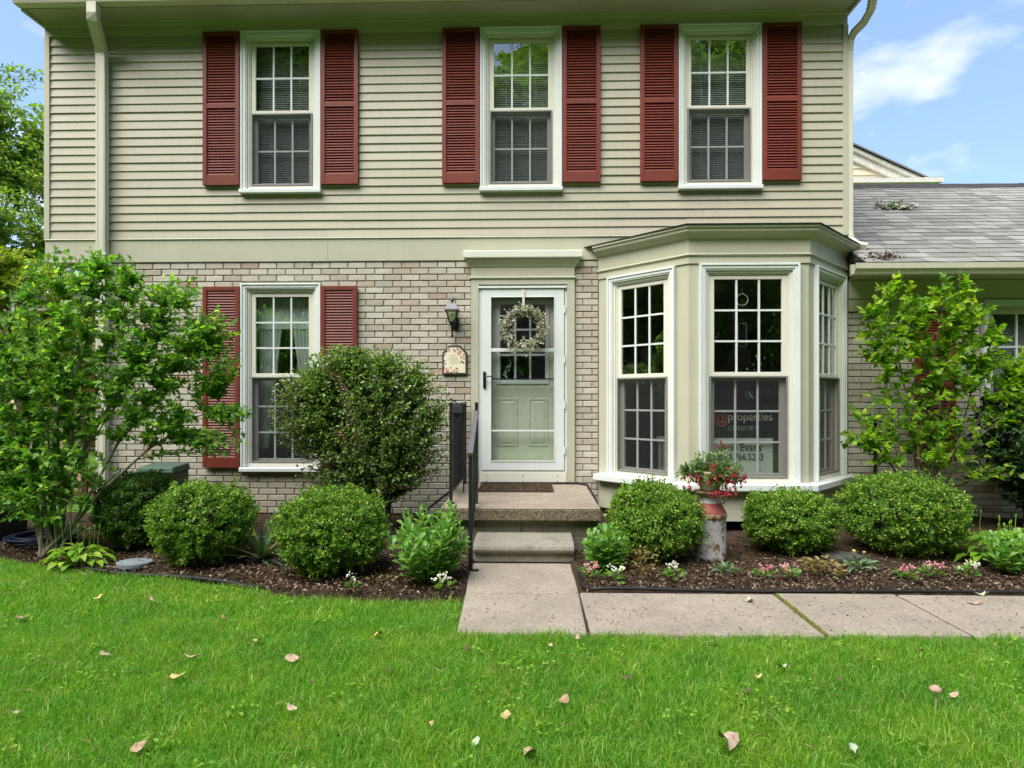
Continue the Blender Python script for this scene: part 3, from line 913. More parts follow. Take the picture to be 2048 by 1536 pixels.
# windows
def quad_pane(parent, x0, x1, z0, z1, y, me_cache={}):
    me = me_cache.get('pane')
    if me is None:
        me = MB().add([(0, 0, 0), (1, 0, 0), (1, 0, 1), (0, 0, 1)], [(0, 1, 2, 3)]).mesh('pane', 'glass'); me_cache['pane'] = me
    return inst('pane', me, parent, (x0, y, z0), (0, 0, 0), (x1 - x0, 1, z1 - z0))
def window(root, loc, rz, w, z0, zm, z1, ru, rl, sill=True, cols=3, trim='casing', margin=0.15, blind=False, sill_w=None):
    wn_ = part_empty('window', root, loc, rz)
    h = w / 2
    c = MB()
    c.frame(-h, h, z0, z1, 0.022, -0.046, 0.012, wb=0)
    c.frame(-h + 0.022, h - 0.022, z0, z1 - 0.022, 0.030, -0.036, 0.012, wb=0)
    c.frame(-h + 0.052, h - 0.052, z0, z1 - 0.052, 0.014, -0.028, 0.012, wb=0)
    c.build('casing', trim, wn_, bevel=0.004)
    f = MB()
    f.frame(-h + 0.066, h - 0.066, z0, z1 - 0.066, 0.022, -0.008, 0.10, wb=0.03)
    f.frame(-h + 0.088, h - 0.088, z0 + 0.03, z1 - 0.088, 0.014, 0.004, 0.10, wb=0.012)
    f.build('frame', 'vinyl', wn_, bevel=0.002)
    if sill:
        s = MB()
        sw = sill_w or h + 0.006
        s.extrude_x([(0.012, z0 - 0.055), (0.012, z0 - 0.001), (-0.060, z0 - 0.008), (-0.068, z0 - 0.014), (-0.068, z0 - 0.052), (-0.060, z0 - 0.055)], -sw, sw)
        s.build('sill', trim, wn_, bevel=0.003)
    gx = h - margin
    gt = z1 - 0.147
    gb = z0 + 0.085
    u = MB(); u.frame(-h + 0.102, h - 0.102, zm - 0.02, gt + 0.034, margin - 0.102, 0.014, 0.040, wt=0.034, wb=0.045)
    u.build('upper_sash', 'vinyl', wn_, bevel=0.003)
    l = MB(); l.frame(-h + 0.104, h - 0.104, gb - 0.05, zm - 0.022, margin - 0.104 + 0.01, 0.048, 0.078, wt=0.03, wb=0.05)
    l.build('lower_sash', 'sash_grey', wn_, bevel=0.003)
    sf = MB(); sf.frame(-h + 0.104, h - 0.104, z0 + 0.044, zm - 0.012, 0.017, -0.004, 0.012)
    sf.build('screen_frame', 'screen_frame', wn_, bevel=0.002)
    MB().add([(-h + 0.12, 0.006, z0 + 0.06), (h - 0.12, 0.006, z0 + 0.06), (h - 0.12, 0.006, zm - 0.03), (-h + 0.12, 0.006, zm - 0.03)], [(0, 1, 2, 3)]).build('screen', 'screen', wn_)
    for (a, b, y, rows) in ((zm + 0.025, gt, 0.030, ru), (gb, zm - 0.052, 0.066, rl)):
        mu = MB()
        gw = 2 * gx; t = 0.009
        for i in range(1, cols):
            x = -gx + gw * i / cols
            mu.box(x - t, x + t, y - 0.010, y + 0.006, a, b)
        for j in range(1, rows):
            z = a + (b - a) * j / rows
            for i in range(cols):
                xa = -gx + gw * i / cols + (t if i else 0); xb = -gx + gw * (i + 1) / cols - (t if i < cols - 1 else 0)
                mu.box(xa, xb, y - 0.009, y + 0.005, z - t, z + t)
        mu.build('muntin', 'casing', wn_)
        for i in range(cols):
            for j in range(rows):
                quad_pane(wn_, -gx + gw * i / cols, -gx + gw * (i + 1) / cols, a + (b - a) * j / rows, a + (b - a) * (j + 1) / rows, y)
    if blind:
        b = MB()
        z = gb
        while z < gt:
            b.add([(-gx - 0.02, 0.110, z), (gx + 0.02, 0.110, z), (gx + 0.02, 0.126, z + 0.017), (-gx - 0.02, 0.126, z + 0.017)], [(0, 1, 2, 3)])
            z += 0.0205
        for x in (-gx * 0.55, gx * 0.55):
            b.box(x - 0.002, x + 0.002, 0.106, 0.109, gb, gt)
        b.build('blind', 'blind', wn_)
    return wn_
for c in UPW:
    window(house, (c, 0, 0), 0, 0.90, 3.652, 4.515, 5.412, 2, 2, blind=True)
lw = window(house, (-2.571, 0, 0), 0, 0.90, 0.562, 1.575, 2.602, 3, 3)
# bay
BP = [(0.958, 0.0), (1.738, -0.78), (2.890, -0.78), (3.650, 0.0)]
faces = []
for i in range(3):
    a, b = Vector(BP[i]), Vector(BP[i + 1])
    L_ = (b - a).length; rz = math.atan2(b.y - a.y, b.x - a.x)
    wdt = 0.962 if i == 1 else 0.83
    mb = MB(); cx = L_ / 2
    holes_wall(mb, 0.0, L_, 0.44, 2.90, [(cx - wdt / 2 + 0.06, cx + wdt / 2 - 0.06, 0.50, 2.58)], 0.0, 0.10)
    o = mb.build('bay_wall', 'trim', house); o.location = (a.x, a.y, 0); o.rotation_euler = (0, 0, rz)
    c = a.lerp(b, 0.5)
    faces.append(window(house, (c.x, c.y, 0), rz, wdt, 0.505, 1.552, 2.626, 3, 3, sill=False, margin=0.155))
# corner posts, frieze and crown follow the three faces
MB().sweep(BP, [(0.0, 2.63), (0.014, 2.63), (0.014, 2.70), (0.026, 2.702), (0.034, 2.712), (0.026, 2.724), (0.014, 2.728), (0.014, 2.90), (0.0, 2.90)]).build('bay_frieze', 'trim', house)
MB().sweep(BP, [(0.0, 2.86), (0.020, 2.862), (0.026, 2.874), (0.040, 2.880), (0.080, 2.915), (0.100, 2.922), (0.105, 2.950), (0.120, 2.955), (0.120, 2.975), (0.0, 2.975)]).build('bay_crown', 'trim', house)
MB().sweep(BP, [(0.012, 0.432), (0.100, 0.432), (0.104, 0.440), (0.104, 0.490), (0.098, 0.497), (0.012, 0.503), (-0.10, 0.503), (-0.10, 0.432)]).build('bay_sill', 'casing', house)
MB().sweep(BP, [(-0.06, 0.13), (0.008, 0.13), (0.008, 0.431), (-0.06, 0.431)]).build('bay_skirt', 'trim', house)
mb = MB(); o_ = 0.135
ev = [(0.958 - 0.19, 0.012), (1.738 - 0.056, -0.78 - o_), (2.890 + 0.056, -0.78 - o_), (3.650 + 0.19, 0.012)]
tp = [(1.5, 0.010, 3.10), (3.2, 0.010, 3.10)]
vs = [(x, y, 2.977) for x, y in ev] + [(x, y, 2.985) for x, y in ev] + tp
mb.add(vs, [(0, 1, 5, 4), (1, 2, 6, 5), (2, 3, 7, 6), (4, 5, 8), (5, 6, 9, 8), (6, 7, 9), (0, 3, 2, 1), (3, 0, 4, 8, 9, 7)])
mb.build('bay_roof', 'shingle_dark', house)
MB().add([(0.96, 0.05, 0.42), (1.74, -0.70, 0.42), (2.89, -0.70, 0.42), (3.6, 0.05, 0.42), (0.96, 0.05, 0.47), (1.74, -0.70, 0.47), (2.89, -0.70, 0.47), (3.6, 0.05, 0.47)],
         [(0, 1, 2, 3), (7, 6, 5, 4), (0, 4, 5, 1), (1, 5, 6, 2), (2, 6, 7, 3), (3, 7, 4, 0)]).build('bay_seat', 'shelf_white', house)
MB().add([(0.96, 0.05, 2.82), (1.74, -0.70, 2.82), (2.89, -0.70, 2.82), (3.6, 0.05, 2.82)], [(0, 1, 2, 3)]).build('bay_ceiling', 'interior', house)

# curtains inside the lower window
def curtain(parent, xa0, xa1, xb0, xb1, z0, z1, y, n=26, folds=6):
    V = []; F = []
    for j in range(9):
        t = j / 8
        for i in range(n + 1):
            s = i / n
            x = (xa0 + (xa1 - xa0) * s) * (1 - t) + (xb0 + (xb1 - xb0) * s) * t
            V.append((x, y + 0.012 * math.sin(s * folds * 6.28 + t), z1 + (z0 - z1) * t))
    for j in range(8):
        for i in range(n):
            a = j * (n + 1) + i
            F.append((a, a + 1, a + n + 2, a + n + 1))
    MB().add(V, F).build('curtain', 'sheer', parent, True)
curtain(lw, -0.33, -0.02, -0.33, -0.22, 0.75, 2.46, 0.16)
curtain(lw, 0.02, 0.33, 0.24, 0.33, 0.75, 2.46, 0.16)
curtain(lw, -0.33, 0.33, -0.33, 0.33, 2.11, 2.46, 0.14, folds=11)

# shutters
slat_me = MB().extrude_x([(-0.047, 0.000), (-0.045, 0.003), (-0.032, 0.0245), (-0.026, 0.0245), (-0.040, -0.001)], 0, 1).mesh('slat', 'shutter')
LOOSE = {}
def shutter(root, x0, x1, z0, z1, single=True, y=0.0):
    mb = MB(); st = 0.046
    zm = z0 + (z1 - z0) * 0.515
    mb.box(x0, x0 + st, -0.055, -0.018, z0, z1); mb.box(x1 - st, x1, -0.055, -0.018, z0, z1)
    mb.box(x0 + st, x1 - st, -0.053, -0.018, z1 - 0.045, z1); mb.box(x0 + st, x1 - st, -0.053, -0.018, zm - 0.025, zm + 0.025)
    mb.box(x0 + st, x1 - st, -0.053, -0.018, z0, z0 + 0.115); mb.box(x0 + st, x1 - st, -0.012, -0.006, z0 + 0.115, z1 - 0.045)
    sh = mb.build('shutter', 'shutter', root, bevel=0.004)
    for a, b in ((z0 + 0.115, zm - 0.025), (zm + 0.025, z1 - 0.045)):
        n = int((b - a) / 0.0293); p = (b - a) / n
        for i in range(n):
            z = a + i * p + 0.002
            if single:
                inst('slat', slat_me, sh, (x0 + st, random.uniform(-.001, .001), z), (random.uniform(-.03, .03), 0, 0), (x1 - x0 - 2 * st, 1, 1))
            else:
                m_ = LOOSE.setdefault(root.name, MB())
                m_.add([(x0 + st + v.co.x * (x1 - x0 - 2 * st), v.co.y, z + v.co.z) for v in slat_me.vertices], [tuple(q.vertices) for q in slat_me.polygons])
    return sh
for c in UPW:
    shutter(house, c - 0.868, c - 0.456, 3.69, 5.398)
    shutter(house, c + 0.456, c + 0.872, 3.69, 5.398)
shutter(house, -3.44, -3.028, 0.552, 2.565, False)
shutter(house, -2.115, -1.712, 0.552, 2.565, False)
LOOSE['townhouse'].build('slat', 'shutter', house, kind='stuff')

# door surround
PA = [(-0.452, 0.013), (-0.452, -0.034), (0.690, -0.034), (0.690, 0.013)]
mb = MB()
mb.box(-0.452, -0.366, -0.034, 0.013, 0.375, 2.575); mb.box(0.604, 0.690, -0.034, 0.013, 0.375, 2.575)
mb.box(-0.452, 0.690, -0.034, 0.013, 2.575, 2.86)
mb.build('door_surround', 'trim', house, bevel=0.003)
MB().sweep(PA, [(0.001, 2.636), (0.012, 2.638), (0.018, 2.648), (0.012, 2.658), (0.001, 2.66)]).build('door_bead', 'trim', house)
MB().sweep(PA, [(0.001, 2.765), (0.008, 2.767), (0.020, 2.79), (0.050, 2.83), (0.062, 2.852), (0.001, 2.852)]).build('door_cove', 'trim', house)
MB().sweep([(-0.452, 0.013), (-0.452, -0.034), (0.690, -0.034), (0.690, 0.013)], [(0.001, 2.853), (0.072, 2.853), (0.076, 2.862), (0.076, 2.925), (0.068, 2.934), (0.001, 2.938)]).build('door_cornice', 'vinyl', house)
MB().box(-0.36, 0.60, -0.030, 0.02, 0.382, 0.512).build('kick_board', 'vinyl', house, bevel=0.003)
mb = MB()
for x in (-0.28, 0.12, 0.50):
    for z in (0.41, 0.47):
        mb.tube([(x, -0.034, z), (x, -0.029, z)], 0.006, 8)
mb.build('screw', 'black_iron', house)
# storm door
sd_ = MB()
sd_.frame(-0.366, 0.604, 0.514, 2.556, 0.024, -0.020, 0.05, wb=0.012, wt=0.030)
sd_.box(-0.372, 0.600, -0.046, -0.020, 2.532, 2.556)
storm = sd_.build('storm_door', 'casing', house, bevel=0.003)
lf = MB()
lf.frame(-0.339, 0.573, 0.530, 2.522, 0.108, -0.030, 0.004, wt=0.086, wb=0.102)
lf.frame(-0.238, 0.472, 0.625, 2.443, 0.010, -0.036, -0.030)
lf.build('leaf', 'casing', storm, bevel=0.004)
MB().box(-0.2295, 0.4635, -0.032, -0.004, 1.834, 1.872).build('mid_bar', 'casing', storm, bevel=0.003)
MB().box(-0.2295, 0.4635, -0.026, -0.006, 0.958, 0.974).build('lower_bar', 'casing', storm)
MB().box(-0.2295, 0.4635, -0.026, -0.008, 1.528, 1.542).build('sash_rail', 'black_iron', storm)
quad_pane(storm, -0.229, 0.463, 0.634, 1.834, -0.012)
MB().add([(-0.229, -0.012, 1.872), (0.463, -0.012, 1.872), (0.463, -0.012, 2.434), (-0.229, -0.012, 2.434)], [(0, 1, 2, 3)]).build('screen', 'screen', storm)
hd = MB()
hd.extrude_y([(-0.318 + 0.016 + 0.016 * math.cos(a), (1.605 if 0 <= a <= math.pi else 1.445) + 0.016 * math.sin(a)) for a in np.linspace(0, 2 * math.pi, 16, endpoint=False)], -0.044, -0.030)
hd.tube([(-0.302, -0.044, 1.553), (-0.302, -0.085, 1.553), (-0.28, -0.092, 1.560), (-0.24, -0.092, 1.563), (-0.205, -0.090, 1.552), (-0.192, -0.088, 1.545)], [0.010, 0.009, 0.008, 0.007, 0.006, 0.005], 8)
hd.build('handle', 'black_iron', storm, True)
mb = MB()
for z in (0.75, 1.25, 1.75, 2.3):
    mb.tube([(0.580, -0.034, z - 0.04), (0.580, -0.034, z + 0.04)], 0.008, 8)
mb.build('hinge', 'casing', storm)
bz = MB(); bz.box(-0.415, -0.398, -0.044, -0.034, 1.13, 1.20); bz.tube([(-0.406, -0.05, 1.165), (-0.406, -0.044, 1.165)], 0.006, 8)
bz.build('doorbell', 'brass', house, bevel=0.002)
# front door behind it
fd = holes_wall(MB(), -0.34, 0.58, 0.40, 2.54, [(-0.135, 0.370, 1.525, 2.375)], 0.085, 0.13)
door = fd.build('front_door', 'door_green', house)
mb = MB(); mb.frame(-0.178, 0.413, 1.482, 2.418, 0.045, 0.070, 0.085); mb.build('light_frame', 'casing', door, bevel=0.004)
mb = MB()
for i in (1, 2):
    x = -0.133 + 0.501 * i / 3
    mb.box(x - 0.011, x + 0.011, 0.092, 0.112, 1.527, 2.373)
    z = 1.527 + 0.846 * i / 3
    for k in range(3):
        mb.box(-0.133 + 0.501 * k / 3 + (0.0115 if k else 0), -0.133 + 0.501 * (k + 1) / 3 - (0.0115 if k < 2 else 0), 0.093, 0.111, z - 0.011, z + 0.011)
mb.build('muntin', 'casing', door)
for i in range(3):
    for k in range(3):
        quad_pane(door, -0.133 + 0.167 * i, -0.133 + 0.167 * (i + 1), 1.527 + 0.282 * k, 1.527 + 0.282 * (k + 1), 0.105)
for a, b in ((-0.155, 0.055), (0.185, 0.395)):
    mb = MB(); mb.frame(a, b, 0.79, 1.32, 0.016, 0.076, 0.085)
    mb.add([(a + .022, .0849, .812), (b - .022, .0849, .812), (b - .022, .0849, 1.298), (a + .022, .0849, 1.298), (a + .045, .077, .835), (b - .045, .077, .835), (b - .045, .077, 1.275), (a + .045, .077, 1.275)],
           [(0, 1, 5, 4), (1, 2, 6, 5), (2, 3, 7, 6), (3, 0, 4, 7), (4, 5, 6, 7)])
    mb.build('panel', 'door_green', door, bevel=0.003)
MB().box(-0.36, 0.60, 0.0, 0.16, 0.36, 0.40).build('threshold', 'grey_iron', house)

# ------------------------------------------------------------------ low wing on the right
wing = thing('low_wing', 'single storey brick wing with grey shingle roof beside the two storey house', 'house wing', (0, 0, 0))
WW = (5.09, 6.65, 0.55, 2.32)
mb = holes_wall(MB(), 3.66, 9.0, -0.1, 2.60, [(5.15, 6.6, 0.6, 2.28)], 0.014, 0.14)
mb.box(8.9, 9.0, 0.14, 5, -0.1, 2.6); mb.box(3.66, 9.0, 4.9, 5.0, -0.1, 2.6)
ww = mb.build('brick_wall', 'mortar', wing)
place_bricks(lay(3.66, 7.2, 0.02, 2.262, [(5.07, 6.67, 0.50, 2.40)], 0.05), ww, 230, lambda t: abs((t[0] + t[1]) / 2 - 4.1) + (1 if t[2] < .6 else 0))
mb = MB(); mb.box(3.66, 9.0, -0.018, 0.013, 2.265, 2.40); mb.box(3.66, 9.0, -0.030, 0.013, 2.402, 2.60)
mb.build('frieze_board', 'trim', wing, bevel=0.003)
MB().box(3.66, 9.0, -0.345, 0.013, 2.604, 2.618).build('soffit', 'soffit', wing)
MB().box(3.50, 9.0, -0.362, -0.346, 2.575, 2.70).build('fascia', 'soffit', wing)
mb = MB(); mb.extrude_x([(-0.363, 2.70), (-0.363, 2.585), (-0.44, 2.585), (-0.452, 2.61), (-0.475, 2.64), (-0.475, 2.695), (-0.465, 2.695), (-0.465, 2.645), (-0.445, 2.62), (-0.433, 2.595), (-0.373, 2.595), (-0.373, 2.70)], 3.50, 9.0)
fix_normals(mb.build('gutter', 'trim', wing))
p_ = (4.50 - 2.70) / (2.60 + 0.42)
RY = lambda s: -0.42 + s / math.hypot(1, p_)
RZ = lambda s: 2.70 + p_ * s / math.hypot(1, p_)
LEN = 3.02 * math.hypot(1, p_)
mb = MB(); mb.add([(3.635, -0.42, 2.69), (9.2, -0.42, 2.69), (9.2, 2.6, 4.49), (3.635, 2.6, 4.49), (9.2, 5.6, 2.69), (3.635, 5.6, 2.69), (3.635, -0.42, 2.665), (9.2, -0.42, 2.665), (9.2, 5.6, 2.665), (3.635, 5.6, 2.665)],
                 [(0, 1, 2, 3), (3, 2, 4, 5), (6, 9, 8, 7), (0, 6, 7, 1), (1, 7, 8, 4, 2), (0, 3, 5, 9, 6), (5, 4, 8, 9)])
wroof = mb.build('roof', 'shingle_dark', wing)
ang = math.atan(p_)
def shingle_me(w, seed):
    rr = random.Random(seed)
    a = rr.uniform(-.004, .004)
    return MB().add([(0, a, 0.004), (w, -a, 0.004), (w, 0.30, 0.001), (0, 0.30, 0.001), (0, a, 0.014 + rr.uniform(0, .006)), (w, -a, 0.014 + rr.uniform(0, .006)), (w, 0.30, 0.004), (0, 0.30, 0.004)],
                    [(0, 3, 2, 1), (4, 5, 6, 7), (0, 1, 5, 4), (1, 2, 6, 5), (2, 3, 7, 6), (3, 0, 4, 7)]).mesh('shingle', 'shingle')
SM = [shingle_me(0.242, s) for s in range(8)]
rr = random.Random(11)
far = MB(); cnt = 0
nrow = 23; ex = (LEN - 0.1) / nrow
for r in range(nrow):
    s = 0.0 + r * ex
    y, z = RY(s), RZ(s)
    dep = y + 6.84
    xl = max(3.64, 0.18 + 3.47 / 6.84 * dep - 0.4); xr = 0.18 + (1024 / 1238) * dep + 0.35
    off = -rr.choice([0, .08, .16, .12, .04])
    x = 3.64 + off
    while x < 9.0:
        me = SM[rr.randrange(8)]
        lift = rr.uniform(0, 0.002)
        xx = max(x, 3.637)
        if x + 0.24 > xl and x < xr and cnt < 300:
            inst('shingle', me, wroof, (xx, y, z + lift), (ang, 0, 0), ((x + 0.24 - xx) / 0.242 * 0.998, 1, 1)); cnt += 1
        elif x + 0.24 > xl - 1.5 and x < xr + 1.0:
            M_ = Matrix.Translation((xx, y, z + lift)) @ Matrix.Rotation(ang, 4, 'X') @ Matrix.Diagonal(((x + 0.24 - xx) / 0.242 * 0.998, 1, 1, 1))
            far.add([M_ @ v.co for v in me.vertices], [tuple(q.vertices) for q in me.polygons])
        x += 0.2445
far.build('shingle', 'shingle', wroof, kind='stuff')
mb = MB()
x = 3.66
while x < 9.1:
    mb.extrude_x([(2.42, 4.418), (2.60, 4.535 + rr.uniform(-.003, .004)), (2.78, 4.418), (2.78, 4.398), (2.60, 4.50), (2.42, 4.398)], x, x + 0.29); x += 0.295
mb.build('ridge_cap', 'shingle_dark', wroof)
window(wing, (5.87, 0, 0), 0, 1.56, 0.57, 1.50, 2.385, 2, 2, cols=5, blind=True, margin=0.13)
shutter(wing, 4.36, 4.78, 0.62, 2.25)
MB().tube([(3.934, -0.035, 0.02), (3.934, -0.035, 1.12)], 0.016, 10).build('conduit', 'black_plastic', wing, True)
mb = MB(); mb.box(3.75, 8.8, 3.2, 3.3, 0, 2.6); mb.box(3.75, 8.8, 0.15, 4.8, 2.45, 2.55); mb.box(3.75, 8.8, 0.15, 4.8, 0.2, 0.3)
mb.build('interior_wall', 'interior', wing)
# leaves and twigs caught on the wing roof
rng = np.random.default_rng(4)
def roof_litter(n, x, s, dx, ds, size, mat, name, label, h=0.02):
    ss = s + rng.normal(size=n) * ds; xx = x + rng.normal(size=n) * dx
    P = np.stack([xx, -0.42 + ss / math.hypot(1, p_), 2.715 + p_ * ss / math.hypot(1, p_) + np.abs(rng.normal(size=n)) * h], 1)
    D = rng.normal(size=(n, 3)) * [1, 1, .35]; Nn = np.array([[0, -.4, 1.]]) + rng.normal(size=(n, 3)) * .5
    o = leaves(name, P, D, Nn, size * (0.6 + rng.random(n)), size * .6, 'leaf', mat, None)
    o['label'] = label; o['category'] = 'leaf litter'; return o
roof_litter(100, 3.84, 0.14, 0.10, 0.06, 0.04, 'chips', 'leaf_litter', 'brown leaves heaped at the roof corner below the downspout')
roof_litter(46, 4.98, 2.15, 0.13, 0.06, 0.10, 'pale_leaf', 'leaf_litter', 'pale wilted leafy sprig lying high on the grey roof', 0.03)

# ------------------------------------------------------------------ houses behind
nb = thing('gabled_house', 'cream clapboard gable end rising behind the grey shingle roof', 'house', (0, 0, 0))
GP = (6.1, 8.69)
gm = MB(); gm.add([(2.0, 9.02, 0), (10.0, 9.02, 0), (10.0, 9.02, 6.76), (6.1, 9.02, 8.60), (2.0, 9.02, 6.76), (2.0, 16, 0), (10.0, 16, 0), (10.0, 16, 6.76), (6.1, 16, 8.60), (2.0, 16, 6.76)],
                  [(0, 1, 2, 3, 4), (5, 9, 8, 7, 6), (1, 6, 7, 2), (0, 4, 9, 5)])
gm.build('wall', 'gable_siding', nb)
cg = clap_mesh('gable_siding', 0.17, 0.03)
for r in range(11):
    z = 6.78 + r * 0.17
    xr_ = 10.0 - (z + 0.17 - 6.76) / 0.47
    if xr_ > 6.4: inst('clapboard', cg, nb, (2.9, 9.0, z), (0, 0, 0), (xr_ - 2.9, 1, 1))
mb = MB(); sl = 0.472
for (a, b, y0, y1) in ((0.0, 0.20, 8.90, 9.01), (0.20, 0.30, 8.82, 9.01)):
    mb.add([(x, y, z) for y in (y0, y1) for (x, z) in ((6.1, GP[1] - 0.34 + a), (10.1, GP[1] - 0.34 + a - 4.0 * sl), (10.1, GP[1] - 0.34 + b - 4.0 * sl), (6.1, GP[1] - 0.34 + b))],
           [(0, 1, 2, 3), (7, 6, 5, 4), (0, 4, 5, 1), (1, 5, 6, 2), (2, 6, 7, 3)])
mb.build('rake_board', 'neighbour_trim', nb)
mb = MB(); mb.add([(6.1, 8.76, GP[1] - 0.035), (10.25, 8.76, GP[1] - 0.035 - 4.15 * sl), (10.25, 16.2, GP[1] - 0.035 - 4.15 * sl), (6.1, 16.2, GP[1] - 0.035), (6.1, 8.76, GP[1] + 0.01), (10.25, 8.76, GP[1] + 0.01 - 4.15 * sl), (10.25, 16.2, GP[1] + 0.01 - 4.15 * sl), (6.1, 16.2, GP[1] + 0.01), (1.9, 8.76, 6.74), (1.9, 16.2, 6.74)],
                 [(0, 1, 5, 4), (4, 5, 6, 7), (1, 2, 6, 5), (4, 7, 9, 8)])
mb.build('roof', 'shingle', nb)
mb = MB(); mb.box(2, 10.33, 8.66, 9.0, 6.63, 6.70); mb.box(2, 10.36, 8.60, 8.66, 6.63, 6.745); mb.add([(2, 8.60, 6.75), (10.36, 8.60, 6.75), (10.36, 9.0, 6.83), (2, 9.0, 6.83)], [(0, 1, 2, 3)])
mb.build('eave_return', 'neighbour_trim', nb)

bh = thing('beige_house', 'beige clapboard house glimpsed through the shrub at far left', 'house', (0, 0, 0))
mb = MB(); mb.box(-20, -8.2, 9.0, 9.2, 0, 3.6); mb.box(-8.4, -8.2, 9.2, 15, 0, 3.6); mb.build('wall', 'beige_siding', bh)
cb = clap_mesh('beige_siding', 0.15, 0.025)
for r in range(24):
    inst('clapboard', cb, bh, (-20, 8.98, r * 0.15), (0, 0, 0), (11.75, 1, 1))
for x in (-12.6, -10.2):
    mb = MB(); mb.frame(x, x + 1.1, 1.0, 2.4, 0.1, 8.90, 9.0); fr_ = mb.build('window', 'neighbour_trim', bh)
    quad_pane(fr_, x + .1, x + 1.0, 1.1, 2.3, 8.94); MB().box(x + .1, x + 1.0, 8.945, 8.96, 1.1, 2.3).build('blind', 'interior', fr_)
MB().box(-11.4, -10.5, 8.90, 8.97, 0.1, 2.3).build('door', 'orange_wood', bh, bevel=0.02)
mb = MB(); mb.box(-20.3, -8.0, 8.5, 9.0, 3.55, 3.75); mb.build('fascia', 'neighbour_trim', bh)
mb = MB(); mb.add([(-20.4, 8.4, 3.76), (-7.9, 8.4, 3.76), (-7.9, 12, 4.6), (-20.4, 12, 4.6), (-7.9, 15.6, 3.76), (-20.4, 15.6, 3.76)], [(0, 1, 2, 3), (3, 2, 4, 5), (0, 5, 4, 1), (1, 4, 2), (0, 3, 5)])
mb.build('roof', 'shingle_dark', bh)

# patio and fence at the far left
pat = MB().box(-8.5, -4.7, 1.6, 4.6, -0.05, 0.03).build('patio', 'terracotta'); pat['kind'] = 'structure'
fn = thing('picket_fence', 'dark brown wooden picket rail behind the tall left shrub', 'fence', (0, 0.9, 0))
for z in (0.22, 1.05):
    MB().box(-8.6, -4.72, 0.0, 0.05, z - 0.045, z + 0.045).build('rail', 'wood_dark', fn, bevel=0.004)
pk = MB().box(-0.04, 0.04, -0.026, 0.0, 0.06, 1.16).mesh('picket', 'wood_dark')
x = -8.5
while x < -4.8:
    inst('picket', pk, fn, (x, 0, 0)); x += 0.19
for x in (-8.6, -6.7, -4.78):
    MB().box(x - 0.05, x + 0.05, 0.0505, 0.15, 0, 1.25).build('post', 'wood_dark', fn, bevel=0.006)

# ------------------------------------------------------------------ porch, railing, things on it
po = thing('concrete_porch', 'weathered concrete porch with one rounded lower step before the door', 'steps', (0, 0, 0))
MB().box(-0.575, 0.800, -1.550, -0.004, 0.272, 0.371).build('slab_edge', 'aggregate', po, bevel=0.010)
MB().box(-0.571, 0.796, -1.546, -0.006, 0.3715, 0.380).build('slab_top', 'porch_top', po, bevel=0.004)
MB().box(-0.555, 0.120, -1.485, -0.01, -0.05, 0.2715).build('base_block', 'riser', po, bevel=0.006)
MB().box(0.124, 0.780, -1.483, -0.01, 0.130, 0.2715).build('base_block', 'riser', po, bevel=0.006)
MB().box(0.124, 0.788, -1.490, -0.01, -0.05, 0.127).build('base_block', 'riser', po, bevel=0.006)
mb = MB(); mb.extrude_x([(-1.492, 0.0), (-1.492, 0.168), (-1.80, 0.160), (-1.848, 0.152), (-1.882, 0.132), (-1.893, 0.108), (-1.885, 0.086), (-1.862, 0.076), (-1.850, 0.072), (-1.850, 0.0)], -0.262, 0.548)
mb.build('lower_step', 'step', po, bevel=0.006)
rng = np.random.default_rng(2)
n = 420                                       # exposed aggregate on the slab face
mb = MB()
for _ in range(n):
    x = rng.uniform(-0.57, 0.795); z = rng.uniform(0.280, 0.366); s = rng.uniform(0.003, 0.007)
    mb.add([(x - s, -1.549, z), (x, -1.549, z - s * .7), (x + s, -1.549, z), (x, -1.549, z + s * .7), (x, -1.549 - s * .6, z)], [(0, 1, 4), (1, 2, 4), (2, 3, 4), (3, 0, 4)])
mb.build('pebble', 'porch_top', po, kind='stuff')

rl = thing('iron_railing', 'black wrought iron handrail on the left of the porch steps', 'railing', (0, 0, 0))
def bar(pts, w, name, mat='black_iron'):
    return MB().rect_tube(pts, w, w).build(name, mat, rl, bevel=0.002)
bar([(-0.512, -1.31, 0.380), (-0.512, -1.31, 1.285)], 0.028, 'post')
bar([(-0.283, -1.31, 0.380), (-0.283, -1.31, 1.285)], 0.028, 'post')
bar([(-0.262, -2.10, 0.0), (-0.262, -2.10, 0.885)], 0.030, 'post')
bar([(-0.512, -0.06, 0.380), (-0.512, -0.06, 1.285)], 0.026, 'post')
bar([(-0.512, -1.30, 1.27), (-0.283, -1.30, 1.27)], 0.020, 'rail'); bar([(-0.512, -1.31, 0.475), (-0.283, -1.31, 0.475)], 0.016, 'rail')
MB().rect_tube([(-0.512, -0.05, 1.27), (-0.512, -1.31, 1.27)], 0.034, 0.016).build('rail', 'black_iron', rl)
bar([(-0.512, -0.05, 0.475), (-0.512, -1.30, 0.475)], 0.016, 'rail')
MB().rect_tube([(-0.283, -1.33, 1.20), (-0.262, -2.13, 0.895)], 0.040, 0.016).build('handrail', 'grey_iron', rl, bevel=0.003)
bar([(-0.283, -1.33, 0.50), (-0.262, -2.10, 0.19)], 0.016, 'rail')
bar([(-0.398, -1.31, 0.475), (-0.398, -1.31, 1.27)], 0.013, 'baluster')
for i in range(1, 11):
    bar([(-0.512, -1.31 + 1.25 * i / 11, 0.475), (-0.512, -1.31 + 1.25 * i / 11, 1.27)], 0.013, 'baluster')
